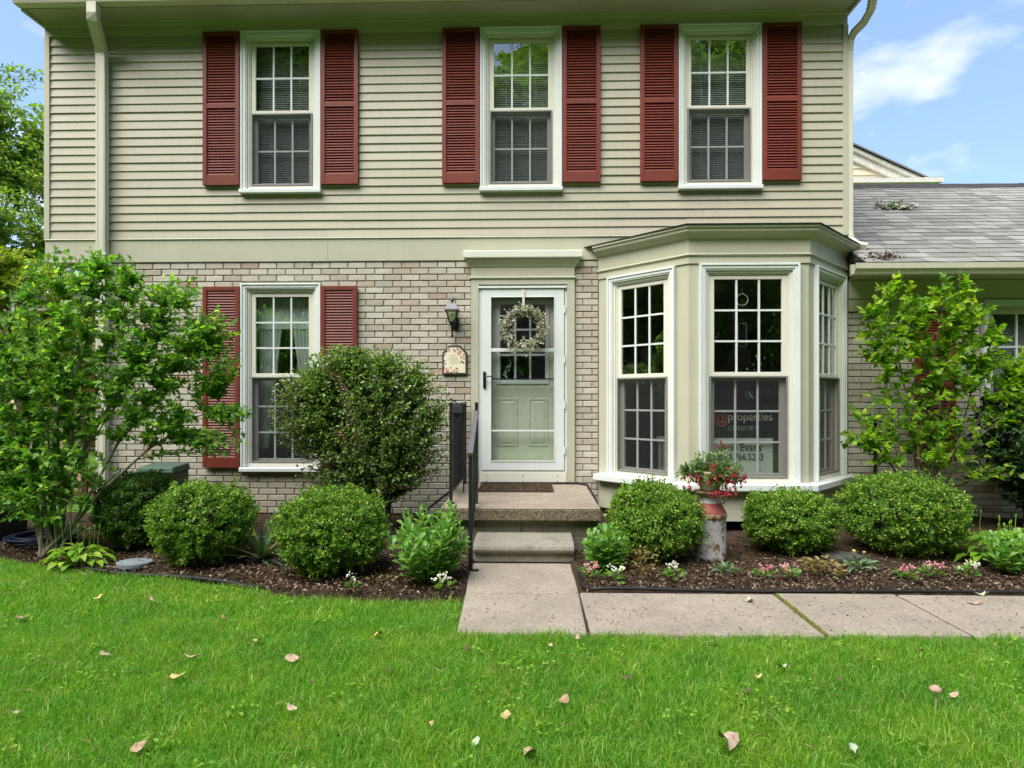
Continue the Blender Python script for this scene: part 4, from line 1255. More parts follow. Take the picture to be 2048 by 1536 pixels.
for i in range(1, 7):
    t = i / 7
    y = -1.33 - 0.77 * t; xx = -0.283 + 0.021 * t
    bar([(xx, y, 0.50 - 0.31 * t), (xx, y, 1.195 - 0.295 * t)], 0.013, 'baluster')
MB().box(-0.325, -0.200, -2.118, -2.082, 0.0, 0.008).build('foot_plate', 'black_iron', rl)
MB().box(-0.545, -0.480, -1.34, -1.28, 0.3805, 0.387).build('foot_plate', 'black_iron', rl)
sl_ = thing('solar_light', 'small black wedge shaped lamp hooked on the porch railing', 'lamp', (-0.455, -1.335, 1.20), 0.3)
mb = MB(); mb.add([(-.042, -.03, .05), (.042, -.03, .05), (.042, .015, .062), (-.042, .015, .062), (-.05, -.05, -.01), (.05, -.05, -.01), (.0, .0, -.06), (.05, .01, 0), (-.05, .01, 0)], [(0, 1, 2, 3), (0, 4, 5, 1), (1, 5, 7, 2), (0, 3, 8, 4), (2, 7, 8, 3), (4, 6, 5), (5, 6, 7), (7, 6, 8), (8, 6, 4)])
mb.build('housing', 'black_plastic', sl_, bevel=0.004)
MB().tube([(0, .015, .04), (0, .03, .085), (-.03, .03, .10), (-.045, .02, .085)], 0.005, 6).build('hook', 'black_iron', sl_)

dm = MB(); dm.box(-0.33, 0.435, -0.64, -0.10, 0.382, 0.396)
tuft = np.random.default_rng(8)
P = np.stack([tuft.uniform(-0.325, 0.43, 5200), tuft.uniform(-0.635, -0.105, 5200), np.full(5200, 0.394)], 1)
dmat = thing('doormat', 'brown coarse fibre doormat on the porch before the door', 'doormat', (0, 0, 0))
dm.build('backing', 'mat_fibre', dmat)
leaves('pile', P, np.array([[0, 0, 1.0]]) + tuft.normal(size=(5200, 3)) * .5, tuft.normal(size=(5200, 3)), 0.012, 0.006, 'diamond', 'chips', dmat)

# black twisted cord around the porch
def cord(pts, label, r=0.008, turns=60):
    pts = [Vector(p) for p in pts]
    seg = [0]
    for a, b in zip(pts, pts[1:]): seg.append(seg[-1] + (b - a).length)
    def at(s):
        for i in range(len(pts) - 1):
            if s <= seg[i + 1] or i == len(pts) - 2:
                return pts[i].lerp(pts[i + 1], (s - seg[i]) / max(1e-6, seg[i + 1] - seg[i]))
    n = int(seg[-1] / 0.010); mb = MB()
    for ph in (0, math.pi):
        path = []
        for i in range(n + 1):
            s = seg[-1] * i / n; p = at(s); q = s / 0.055 * 2 * math.pi + ph
            path.append(p + Vector((math.cos(q) * r * .45, math.cos(q) * r * .8, math.sin(q) * r)))
        mb.tube(path, r * 0.85, 5)
    return tag(mb.build('twisted_cord', 'black_plastic', None, True), label, 'cord')
cord([(-0.34, -0.055, 0.395), (0.72, -0.055, 0.395), (0.815, -0.15, 0.39), (0.825, -0.9, 0.36), (0.83, -1.2, 0.25)], 'black twisted cord lying against the wall behind the doormat')
cord([(-0.58, -0.40, 0.39), (-0.66, -0.55, 0.34), (-0.85, -0.80, 0.20), (-1.05, -1.0, 0.06), (-1.2, -1.05, 0.02)], 'black twisted cord running down from the porch into the left bush')

# wall lantern
ln = thing('wall_lantern', 'black coach lantern mounted on the brick left of the door', 'lantern', (-0.648, -0.115, 0))
def frustum(w0, w1, z0, z1):
    return MB().add([(-w0, -w0, z0), (w0, -w0, z0), (w0, w0, z0), (-w0, w0, z0), (-w1, -w1, z1), (w1, -w1, z1), (w1, w1, z1), (-w1, w1, z1)], [(0, 3, 2, 1), (4, 5, 6, 7), (0, 1, 5, 4), (1, 2, 6, 5), (2, 3, 7, 6), (3, 0, 4, 7)])
f = frustum(0.076, 0.044, 2.285, 2.352); f.v += []; f.box(-0.078, 0.078, -0.078, 0.078, 2.272, 2.284)
f.build('hood', 'grey_iron', ln, bevel=0.003)
MB().lathe([(0.0, 2.352), (0.022, 2.352), (0.010, 2.364), (0.010, 2.372), (0.024, 2.382), (0.021, 2.405), (0.008, 2.428), (0.0, 2.436)], 14).build('finial', 'grey_iron', ln, True)
cg_ = MB()
for sx, sy in ((-1, -1), (1, -1), (1, 1), (-1, 1)):
    cg_.tube([(sx * 0.033, sy * 0.033, 2.157), (sx * 0.060, sy * 0.060, 2.272)], 0.006, 5)
cg_.box(-0.037, 0.037, -0.037, 0.037, 2.145, 2.157)
cg_.build('cage', 'black_iron', ln)
for k in range(4):
    o = MB().add([(-0.031, -0.032, 2.158), (0.031, -0.032, 2.158), (0.057, -0.058, 2.271), (-0.057, -0.058, 2.271)], [(0, 1, 2, 3)]).build('pane', 'glass', ln)
    o.rotation_euler = (0, 0, k * math.pi / 2)
MB().lathe([(0.0, 2.16), (0.012, 2.16), (0.013, 2.20), (0.02, 2.215), (0.02, 2.235), (0.0, 2.25)], 10).build('bulb', 'white_plain', ln, True)
MB().lathe([(0.0, 1.977), (0.004, 1.982), (0.017, 2.005), (0.008, 2.018), (0.009, 2.03), (0.016, 2.110), (0.028, 2.122), (0.028, 2.145), (0.0, 2.146)], 14).build('tail', 'black_iron', ln, True)
am = MB(); am.tube([(0, 0, 2.128), (0.02, 0.04, 2.118), (0.03, 0.075, 2.125), (0.03, 0.108, 2.14)], 0.010, 8); am.box(0.0, 0.06, 0.098, 0.112, 2.075, 2.215)
am.build('bracket', 'black_iron', ln, bevel=0.003)

# floral plaque
pq = thing('floral_plaque', 'cream plaque painted with pink flowers hanging below the lantern', 'plaque', (-0.631, -0.012, 0), 0)
OUT = [(-0.139, 1.583), (0.139, 1.583), (0.139, 1.822), (0.062, 1.905), (-0.062, 1.905), (-0.139, 1.822)]
INN = [(-0.119, 1.603), (0.117, 1.603), (0.117, 1.812), (0.052, 1.884), (-0.055, 1.884), (-0.119, 1.812)]
MB().extrude_y(OUT, -0.016, 0.006).build('board', 'plaque_wood', pq, bevel=0.004)
MB().extrude_y(INN, -0.0185, -0.0165).build('face', 'plaque_cream', pq)
rr = random.Random(4)
fl = MB(); lv = MB(); tx = MB(); ce = MB()
for (x, z, s) in ((-0.066, 1.858, .026), (0.030, 1.870, .020), (0.048, 1.822, .030), (0.098, 1.790, .020), (0.100, 1.765, .016), (-0.092, 1.638, .032), (-0.010, 1.628, .024), (0.105, 1.81, .014)):
    for k in range(5):
        a = k * 1.257 + rr.random()
        s *= 0.965; px_, pz_ = x + math.cos(a) * s * .55, z + math.sin(a) * s * .55
        fl.extrude_y([(px_ + s * .42 * math.cos(t), pz_ + s * .42 * math.sin(t)) for t in np.linspace(0, 6.283, 8, endpoint=False)], -0.0200 - k * 0.0003, -0.0186)
    ce.extrude_y([(x + s * .2 * math.cos(t), z + s * .2 * math.sin(t)) for t in np.linspace(0, 6.283, 6, endpoint=False)], -0.0222, -0.0190)
for (x, z, a, s) in ((-0.105, 1.825, 2.2, .022), (-0.112, 1.80, 1.2, .02), (-0.09, 1.84, .5, .02), (0.0, 1.845, .6, .024), (0.055, 1.862, -.5, .022), (0.068, 1.838, 1.0, .022), (0.07, 1.77, 1.3, .026), (0.075, 1.728, .4, .03), (0.095, 1.715, -.6, .03), (-0.105, 1.705, -.8, .026), (-0.112, 1.735, 1.8, .024), (-0.118, 1.66, 1.5, .022), (-0.045, 1.66, 1.4, .022), (-0.075, 1.612, .2, .026), (-0.04, 1.61, .6, .022), (0.025, 1.615, -.2, .026), (0.02, 1.655, .1, .024), (0.035, 1.638, -1.2, .018), (-0.015, 1.865, -1.4, .02)):
    c_, s_ = math.cos(a), math.sin(a)
    lv.extrude_y([(x + c_ * u * s - s_ * v * s, z + s_ * u * s + c_ * v * s) for u, v in ((-.5, 0), (0, -.28), (.55, 0), (0, .28))], -0.0215, -0.0187)
for (z, x0, x1) in ((1.793, -0.055, 0.0), (1.768, -0.085, 0.035), (1.748, -0.06, 0.04), (1.727, -0.06, 0.055), (1.706, -0.045, 0.075)):
    pts = []
    x = x0
    while x < x1:
        pts.append((x, -0.0192, z + rr.uniform(-.004, .004))); x += 0.003
    tx.tube(pts, 0.0011, 3)
fl.build('flower', 'petal_salmon', pq); lv.build('leaf', 'ink_green', pq); tx.build('lettering', 'ink_brown', pq); ce.build('flower_eye', 'terracotta', pq)
MB().tube([(-0.035, -0.002, 1.905), (0.0, -0.006, 1.945), (0.035, -0.002, 1.905)], 0.003, 5).build('hanger', 'terracotta', pq)

# wreath
wr = thing('wreath', 'round wreath of pale leafy sprigs hanging on the storm door', 'wreath', (0.127, -0.075, 2.085))
rng = np.random.default_rng(21)
mb = MB()
for k in range(4):
    mb.tube([((0.165 + rng.normal() * .008) * math.cos(a), rng.normal() * .008, (0.165 + rng.normal() * .008) * math.sin(a)) for a in np.linspace(0, 6.283, 40)], 0.006, 5)
P = []; D = []
for i in range(330):
    a = rng.uniform(0, 6.283); r0 = 0.165 + rng.normal() * 0.018
    base = np.array([r0 * math.cos(a), -abs(rng.normal()) * 0.02, r0 * math.sin(a)])
    d = np.array([math.cos(a + 1.0), -0.25, math.sin(a + 1.0)]) * .7 + np.array([math.cos(a), 0, math.sin(a)]) * rng.uniform(-.5, .9) + rng.normal(size=3) * .25
    d /= np.linalg.norm(d); ln_ = rng.uniform(0.040, 0.110)
    if rng.random() < .08: ln_ = 0.12
    mb.tube([base, base + d * ln_ * .5 + [0, 0, .004], base + d * ln_], 0.0013, 3, False)
    for j in range(7):
        P.append(base + d * ln_ * (0.25 + 0.75 * j / 6)); D.append(d + rng.normal(size=3) * .8)
P = np.array(P); D = np.array(D)
leaves('foliage', P, D, rng.normal(size=P.shape) + [0, -1, .3], 0.026 * (0.6 + .7 * rng.random(len(P))), 0.017, 'diamond', 'wreath_leaf', wr)
mb.build('ring', 'bark', wr)
MB().box(-0.012, 0.012, 0.030, 0.036, 0.13, 0.43).build('hanger', 'door_green', wr)

# milk can and fuchsia
cn = thing('milk_can', 'old chipped white and red milk can carrying the fuchsia', 'milk can', (1.685, -1.66, 0))
MB().lathe([(0.0, 0.0), (0.132, 0.0), (0.136, 0.006), (0.136, 0.030), (0.130, 0.036), (0.130, 0.335)], 32).build('body', 'can_white', cn, True)
MB().lathe([(0.130, 0.335), (0.136, 0.340), (0.136, 0.372), (0.131, 0.378)], 32).build('band', 'can_rust', cn, True)
MB().lathe([(0.131, 0.378), (0.128, 0.390), (0.112, 0.420), (0.096, 0.445), (0.090, 0.462)], 32).build('shoulder', 'can_red', cn, True)
MB().lathe([(0.090, 0.462), (0.086, 0.480), (0.086, 0.525), (0.092, 0.532)], 32).build('neck', 'can_neck', cn, True)
MB().lathe([(0.092, 0.532), (0.128, 0.540), (0.134, 0.548), (0.132, 0.556), (0.10, 0.556), (0.0, 0.552)], 32).build('lid', 'can_rust', cn, True)
for s in (1, -1):
    MB().tube([(s * 0.085, 0, 0.515), (s * 0.110, 0, 0.522), (s * 0.128, 0, 0.510), (s * 0.130, 0, 0.485), (s * 0.118, 0, 0.455), (s * 0.105, 0, 0.440)], 0.008, 8).build('handle', 'can_neck', cn, True)
fu = thing('fuchsia_planter', 'ribbed pale pot of trailing fuchsia with red drooping blossoms', 'potted plant', (1.685, -1.66, 0.557))
MB().lathe([(0.0, 0.0), (0.070, 0.0), (0.078, 0.02), (0.098, 0.13), (0.106, 0.15), (0.106, 0.165), (0.096, 0.165), (0.092, 0.14), (0.0, 0.14)], 40, wob=lambda q, z: 0.025 * math.sin(q * 16)).build('pot', 'pot_pale', fu, True)
els = [((0, -0.02, 0.22), (0.20, 0.16, 0.11), 4), ((-0.16, -0.04, 0.15), (0.13, 0.10, 0.10), 2), ((0.16, -0.05, 0.15), (0.13, 0.10, 0.10), 2), ((0.05, -0.15, 0.10), (0.16, 0.05, 0.10), 2), ((0.12, 0.02, 0.36), (0.05, 0.04, 0.05), .25)]
shrub(fu, 31, [(0, 0, 0.14)], [(0.1, -0.06, 0.27), (-0.12, -0.04, 0.26), (0, 0.06, 0.3), (0.16, -0.08, 0.18), (-0.17, -0.06, 0.17), (0.03, -0.15, 0.16), (0.09, 0.0, 0.42)], els, 190, 10, 0.034, 0.018, 'leaf', 'fuchsia_leaf', 'bark', r0=0.004, twig_r=0.0014, names=('foliage', 'stem'))
rng = np.random.default_rng(12)
P = []; D = []; Nn = []; L_ = []; W_ = []
spots = [(x, y, z) for x, y, z in in_ellipsoids(rng, [((0.13, -0.13, 0.10), (0.15, 0.06, 0.09), 3), ((-0.18, -0.10, 0.10), (0.10, 0.06, 0.07), 1.3), ((0.0, -0.16, 0.13), (0.2, 0.05, 0.12), 1.2), ((0.24, -0.05, 0.12), (0.05, .05, .06), .6), ((0.06, -0.17, 0.01), (0.16, 0.03, 0.03), 1.0)], 115)] + [(0.085, 0.0, 0.335), (0.065, -0.01, 0.37), (0.13, 0.0, 0.38), (0.10, 0.01, 0.40)]
for s in spots:
    s = np.array(s)
    for k in range(5):
        a = k * 1.257 + rng.random()
        P.append(s); D.append([math.cos(a) * .75, math.sin(a) * .75, -0.45]); Nn.append([0, 0, 1.0]); L_.append(0.020); W_.append(0.011)
    for k in range(4):
        a = k * 1.57 + rng.random()
        P.append(s + [0, 0, -.004]); D.append([math.cos(a) * .35, math.sin(a) * .35, -1]); Nn.append([math.cos(a), math.sin(a), .2]); L_.append(0.021); W_.append(0.016)
    for k in range(2):
        P.append(s + [0, 0, .016]); D.append([rng.normal() * .2, rng.normal() * .2, -1]); Nn.append([math.cos(k * 1.57), math.sin(k * 1.57), 0]); L_.append(0.018); W_.append(0.007)
leaves('blossoms', np.array(P), np.array(D), np.array(Nn), np.array(L_), np.array(W_), 'petal', 'fuchsia_bloom', fu)

# sign inside the bay window
sg = thing('window_sign', 'black and white estate agent sign standing inside the bay window', 'sign', (2.296, -0.690, 0))
MB().box(-0.30, 0.30, 0.0, 0.012, 0.935, 1.262).build('dark_panel', 'sign_black', sg)
MB().box(-0.30, 0.285, 0.0, 0.012, 0.575, 0.930).build('white_panel', 'sign_white', sg)
MB().box(-0.32, 0.30, 0.0125, 0.02, 0.48, 1.24).build('stand', 'grey_iron', sg)
def text(parent, s, x, z, size, mat, align='LEFT', off=0.0, sx=1.0):
    cu = bpy.data.curves.new('lettering', 'FONT')
    cu.body = s; cu.size = size; cu.align_x = align; cu.extrude = 0.001; cu.offset = off
    t_ = bpy.data.objects.new('lettering', cu); COL.objects.link(t_)
    bpy.context.view_layer.update()
    me = bpy.data.meshes.new_from_object(t_.evaluated_get(bpy.context.evaluated_depsgraph_get()))
    bpy.data.objects.remove(t_)
    me.materials.clear(); me.materials.append(MATS[mat])
    o = bpy.data.objects.new('lettering', me); link(o, parent)
    o.location = (x, -0.003, z); o.rotation_euler = (R(90), 0, 0); o.scale = (sx, 1, 1)
    return o
text(sg, '@', -0.292, 1.078, 0.165, 'sign_red', sx=0.85)
text(sg, 'properties', -0.155, 1.105, 0.115, 'sign_grey', sx=0.90)
text(sg, "CHRISTIE'S", -0.150, 1.005, 0.062, 'ink_brown' if False else 'sign_grey', off=-0.0012, sx=0.98)
text(sg, 'Jane Evans', -0.225, 0.805, 0.104, 'sign_black', off=0.0012, sx=0.93)
text(sg, '248.766.5263', -0.225, 0.715, 0.088, 'sign_black', off=0.001, sx=0.88)
for w_ in faces[0:1]:
    pass
st = thing('side_table', 'small white table behind the left pane of the bay window', 'table', (1.78, -0.28, 0.472))
MB().box(-0.22, 0.22, -0.14, 0.14, 0.40, 0.44).build('top', 'shelf_white', st, bevel=0.004)
for sx in (-1, 1):
    for sy in (-1, 1):
        MB().box(sx * .19 - .015, sx * .19 + .015, sy * .11 - .015, sy * .11 + .015, 0, 0.40).build('leg', 'shelf_white', st)
pp = thing('flower_pot', 'cream flower pot on the white table inside the bay window', 'flower pot', (1.80, -0.30, 0.912))
MB().lathe([(0.0, 0), (0.062, 0), (0.075, 0.15), (0.083, 0.155), (0.083, 0.19), (0.072, 0.19), (0.07, 0.16), (0.0, 0.16)], 24).build('pot', 'shelf_white', pp, True)
MB().lathe([(0.0, -0.0), (0.085, 0.0), (0.092, 0.018), (0.06, 0.010), (0.0, 0.008)], 24).build('saucer', 'shelf_white', pp, True)
sc_ = thing('suncatcher', 'clear ring and small frame hanging inside the front bay pane', 'suncatcher', (2.28, -0.70, 0))
mb = MB(); mb.tube([(0.056 * math.cos(a), 0, 2.29 + 0.056 * math.sin(a)) for a in np.linspace(0, 6.283, 28)], 0.004, 6); mb.tube([(0, 0, 2.346), (0.0, 0, 2.50)], 0.0012, 4); mb.build('ring', 'white_plain', sc_)
mb = MB(); mb.frame(-0.045, 0.045, 1.83, 2.06, 0.008, -0.004, 0.004); mb.tube([(0, 0, 2.06), (0, 0, 2.234)], 0.0012, 4); mb.build('frame', 'grey_iron', sc_)
hp = thing('macrame_hanger', 'tan cord plant hanger behind the lower left window pane', 'plant hanger', (-2.50, 0.34, 0))
mb = MB()
for sx in (-1, -.35, .35, 1):
    mb.tube([(0.0, 0, 2.4), (0.02, 0, 2.05), (sx * 0.14, 0.03 * sx, 1.5)], 0.004, 5)
mb.build('cord', 'straw', hp)
MB().lathe([(0, 1.28), (0.09, 1.28), (0.13, 1.36), (0.145, 1.46), (0.12, 1.46), (0, 1.44)], 20).build('pot', 'terracotta', hp, True)

# ------------------------------------------------------------------ boxwoods
def boxwood(name, label, x, y, r, h, seed, mat, lumps=None, group='clipped boxwood balls in the front beds', ry=None, n=1500, wide_low=0.0):
    rng = np.random.default_rng(seed)
    root = thing(name, label, 'shrub', (x, y, 0.0), 0, group)
    ry = ry or r * 0.92
    h -= 0.065; r -= 0.065; ry -= 0.04; cz = h * 0.54; rz = h * 0.47
    d = nrm(rng.normal(size=(n, 3)))
    off = rng.random((3,)) * 10
    rad = np.array([1.0 + 0.14 * noise.noise(Vector(q * 1.9) + Vector(off)) + 0.11 * noise.noise(Vector(q * 4.6) + Vector(off)) for q in d])
    # squarer than a ball: clipped dome
    sq = (np.abs(d) ** 2.35).sum(1) ** (-1 / 2.35)
    c = d * sq[:, None] * rad[:, None] * np.array([r * .97, ry * .97, rz])
    c[:, 2] += cz
    if lumps:
        for (lx, ly, lz, amt, wd) in lumps:
            w = np.exp(-((c - np.array([lx, ly, lz])) ** 2).sum(1) / wd ** 2)
            c -= d * (amt * w)[:, None]
    nn = nrm(d / np.array([r, ry, rz]))
    c += nn * rng.normal(scale=0.021, size=(n, 1)) - nn * 0.03
    keep = c[:, 2] > 0.03; c = c[keep]; nn = nn[keep]; m_ = len(c)
    per = 26
    ax = nrm(nn + np.array([0, 0, 0.45]) + rng.normal(scale=0.35, size=(m_, 3)))
    t = rng.random((m_, per, 1)) ** 0.8
    ln = (0.040 + 0.050 * rng.random((m_, 1, 1)) + 0.05 * (rng.random((m_, 1, 1)) < .025))
    P = c[:, None, :] - ax[:, None, :] * 0.03 + ax[:, None, :] * t * ln
    rdir = rng.normal(size=(m_, per, 3))
    P = P + rdir * 0.006
    D = ax[:, None, :] * 0.55 + nrm(rdir.reshape(-1, 3)).reshape(m_, per, 3) * 0.85
    Nn = ax[:, None, :] + rng.normal(scale=0.35, size=(m_, per, 3))
    k = m_ * per
    sc = 0.7 + 0.6 * rng.random(k)
    leaves('foliage', P.reshape(-1, 3), D.reshape(-1, 3), Nn.reshape(-1, 3), 0.0205 * sc, 0.0125 * sc, 'diamond', mat, root)
    wood = MB()
    for i in range(7):
        a = rng.uniform(0, 6.28); q = rng.uniform(.02, .06)
        wood.tube([(q * math.cos(a), q * math.sin(a), 0), (q * 2.2 * math.cos(a), q * 2.2 * math.sin(a), h * .25), (r * .5 * math.cos(a), ry * .5 * math.sin(a), h * .55)], [0.014, 0.011, 0.006], 6)
    for i in rng.choice(m_, min(m_, 420), replace=False):
        p = c[i]
        wood.tube([(p[0] * .35, p[1] * .35, cz + (p[2] - cz) * .35 - .04), (p[0] * .75, p[1] * .75, cz + (p[2] - cz) * .72), p.tolist()], [0.005, 0.003, 0.0015], 3, False)
    wood.build('branches', 'bark_dark', root)
    return root
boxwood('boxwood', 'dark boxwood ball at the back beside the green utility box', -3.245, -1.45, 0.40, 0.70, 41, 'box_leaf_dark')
boxwood('boxwood', 'boxwood ball below the left window, overlapping a darker one behind', -2.44, -1.90, 0.44, 0.68, 42, 'box_leaf')
boxwood('boxwood', 'largest round boxwood left of the porch, beside the spiky yucca', -1.296, -2.17, 0.455, 0.67, 43, 'box_leaf', n=1700)
boxwood('boxwood', 'boxwood with a bulging front lump between porch step and milk can', 1.21, -1.70, 0.42, 0.665, 44, 'box_leaf', lumps=[(-0.25, -0.30, 0.52, 0.13, 0.22), (0.12, -0.36, 0.32, -0.06, 0.2)])
boxwood('boxwood', 'smaller boxwood right of the milk can under the bay window', 2.42, -1.45, 0.415, 0.575, 45, 'box_leaf')
boxwood('boxwood', 'widest flat topped boxwood in front of the right leafy shrub', 3.385, -1.46, 0.53, 0.70, 46, 'box_leaf', ry=0.46, n=1900)

# ------------------------------------------------------------------ tall shrubs
ls = thing('rose_of_sharon', 'tall loose leafy shrub with many bare stems at the left corner', 'shrub', (-3.82, -1.80, 0))
b_ = [(0, 0, 0), (0.05, 0.04, 0), (-0.06, 0.03, 0), (0.09, -0.02, 0), (-0.02, -0.05, 0)]
ms = [(-0.55, 0.0, 1.2), (-0.45, 0.1, 1.9), (-0.2, 0.0, 2.3), (0.0, 0.15, 2.2), (0.15, -0.05, 1.9), (0.35, 0.15, 2.35), (0.6, 0.2, 2.3), (0.9, 0.25, 2.1), (1.15, 0.3, 1.8), (1.3, 0.3, 1.3), (-0.3, -0.15, 1.5), (0.25, 0.1, 1.5), (0.7, 0.15, 1.6), (-0.1, -0.1, 1.0)]
els = [((-0.20, 0.05, 1.35), (0.58, 0.40, 1.05), 8), ((0.40, 0.12, 1.75), (0.60, 0.38, 0.80), 7), ((0.95, 0.22, 1.80), (0.45, 0.30, 0.62), 4), ((-0.62, 0.05, 1.22), (0.38, 0.34, 0.80), 4.0), ((0.0, -0.08, 0.75), (0.50, 0.28, 0.48), 2.6), ((1.30, 0.22, 1.72), (0.25, 0.2, 0.36), 1.5), ((1.30, 0.25, 0.92), (0.36, 0.12, 0.14), 1.0), ((1.48, 0.22, 1.18), (0.20, 0.1, 0.12), .7), ((0.85, 0.2, 1.15), (0.40, 0.25, 0.25), 1.4), ((0.25, 0.1, 2.40), (0.50, 0.25, 0.22), 1.3)]
shrub(ls, 51, b_, ms, els, 2400, 9, 0.056, 0.038, 'lobed', 'sharon_leaf', 'bark_pale', r0=0.016, leaf_from=0.18, names=('foliage', 'stem'))
eu = thing('evergreen_bush', 'dense glossy evergreen bush hiding the right shutter of the lower window', 'shrub', (-1.22, -0.80, 0))
ms = [(-0.6, 0.0, 1.3), (-0.3, 0.1, 1.6), (0.0, -0.1, 1.6), (0.25, 0.1, 1.4), (0.4, 0.0, 1.0), (-0.5, -0.1, 0.9), (-0.15, -0.15, 1.1), (0.15, -0.15, 0.8), (-0.3, 0.0, 1.7)]
els = [((-0.25, -0.02, 1.20), (0.66, 0.46, 0.66), 8), ((-0.78, -0.05, 1.20), (0.38, 0.30, 0.46), 4), ((0.26, -0.02, 1.05), (0.44, 0.38, 0.66), 5), ((-0.25, -0.05, 0.60), (0.68, 0.38, 0.34), 4), ((-0.42, -0.02, 1.66), (0.36, 0.28, 0.20), 1.6), ((0.10, 0.0, 1.58), (0.38, .3, .24), 1.5), ((-0.55, -0.08, 1.42), (0.34, 0.28, 0.34), 2.6)]
shrub(eu, 52, [(0, 0, 0), (-0.08, 0.03, 0), (0.06, -0.04, 0)], ms, els, 4600, 12, 0.042, 0.023, 'diamond', 'euonymus_leaf', 'bark_dark', r0=0.016, leaf_from=0.1, names=('foliage', 'stem'))
vb = thing('viburnum', 'bright yellow green lobed leaf shrub in front of the wing shutter', 'shrub', (4.02, -0.62, 0))
ms = [(-0.45, -0.05, 2.1), (-0.3, 0.0, 2.4), (-0.12, -0.05, 2.2), (0.1, 0.05, 2.0), (0.25, -0.05, 2.35), (0.4, 0.0, 2.4), (0.55, -0.05, 2.1), (0.75, 0.0, 1.95), (0.9, -0.05, 1.5), (-0.6, -0.05, 1.1), (0.65, -0.1, 1.1), (-0.25, -0.1, 1.4)]
els = [((-0.25, -0.03, 2.00), (0.34, 0.26, 0.60), 4.2), ((0.32, -0.03, 2.00), (0.42, 0.26, 0.58), 4.6), ((0.72, -0.05, 1.6), (0.32, 0.24, 0.50), 2.6), ((-0.2, -0.05, 1.05), (0.50, 0.26, 0.42), 2.6), ((0.3, -0.08, 0.95), (0.40, 0.26, 0.35), 1.6), ((-0.66, -0.05, 0.95), (0.16, 0.10, 0.14), .5), ((0.9, -0.1, 0.62), (0.25, 0.15, 0.08), .5), ((0.2, -0.05, 1.5), (0.6, .25, .3), 1.6), ((1.02, -0.08, 1.35), (0.22, 0.2, 0.45), 1.6)]
shrub(vb, 53, [(-0.12, 0, 0), (0.1, 0.03, 0), (0.0, -0.05, 0), (0.18, 0.0, 0)], ms, els, 620, 8, 0.072, 0.054, 'lobed', 'viburnum_leaf', 'bark', r0=0.012, leaf_from=0.2, names=('foliage', 'stem'))
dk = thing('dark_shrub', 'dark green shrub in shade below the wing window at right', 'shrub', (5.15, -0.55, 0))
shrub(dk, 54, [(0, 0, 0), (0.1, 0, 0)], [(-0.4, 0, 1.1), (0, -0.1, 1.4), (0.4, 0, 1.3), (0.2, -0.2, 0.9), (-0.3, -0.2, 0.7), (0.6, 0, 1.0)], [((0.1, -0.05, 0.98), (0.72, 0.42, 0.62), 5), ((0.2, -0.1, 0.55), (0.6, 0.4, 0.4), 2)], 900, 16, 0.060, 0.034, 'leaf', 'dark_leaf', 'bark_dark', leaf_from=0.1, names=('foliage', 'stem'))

# ------------------------------------------------------------------ perennials
def sedum(label, x, y, r, h, n, seed, L=0.084):
    rng = np.random.default_rng(seed)
    root = thing('stonecrop', label, 'plant', (x, y, 0), 0, 'stonecrop clumps')
    st = MB(); P = []; D = []; Nn = []; SC = []
    for i in range(n):
        a = rng.uniform(0, 6.28); q = math.sqrt(rng.random())
        b = np.array([r * .3 * q * math.cos(a), r * .3 * q * math.sin(a), 0.0])
        hh = h * (0.62 + 0.42 * rng.random()) * (1 - 0.38 * q * q)
        tip = np.array([r * .92 * q * math.cos(a), r * .92 * q * math.sin(a), hh])
        c = np.array([(b[0] + tip[0]) * .5 + r * .08 * math.cos(a), (b[1] + tip[1]) * .5 + r * .08 * math.sin(a), hh * .45])
        pts = bez(b, c, tip, 8); st.tube(pts.tolist(), [0.006] * 5 + [0.005, .004, .003], 5)
        k = int(hh / 0.030) + 5
        for j in range(k):
            t = 0.15 + 0.85 * j / (k - 1)
            p = (1 - t) ** 2 * b + 2 * t * (1 - t) * c + t * t * tip
            tg = 2 * (1 - t) * (c - b) + 2 * t * (tip - c); tg /= np.linalg.norm(tg)
            an = j * 2.4 + i
            s = np.array([math.cos(an), math.sin(an), 0.0])
            P.append(p); D.append(s * (1.0 - 0.75 * t ** 5) + tg * (0.35 + 0.5 * t ** 4) + rng.normal(size=3) * .12)
            Nn.append(np.array([0, 0, 1.0]) - s * .15 + rng.normal(size=3) * .15); SC.append((0.75 + 0.4 * rng.random()) * (1.0 if t < .85 else 0.62))
    SC = np.array(SC)
    leaves('foliage', np.array(P), np.array(D), np.array(Nn), L * SC, L * .60 * SC, 'spoon', 'sedum_leaf', root)
    st.build('stem', 'sedum_leaf', root)
sedum('tall stonecrop clump left of the steps beside the railing foot', -0.545, -2.36, 0.34, 0.57, 54, 61)
sedum('short stonecrop clump at the right of the lower step', 0.775, -2.08, 0.22, 0.36, 18, 62, 0.098)
sedum('stonecrop clump cut by the right edge of the view', 3.90, -2.05, 0.30, 0.36, 28, 63, 0.085)
sedum('stonecrop seen past the widest boxwood near the light hosta', 4.40, -1.70, 0.25, 0.36, 20, 64, 0.085)
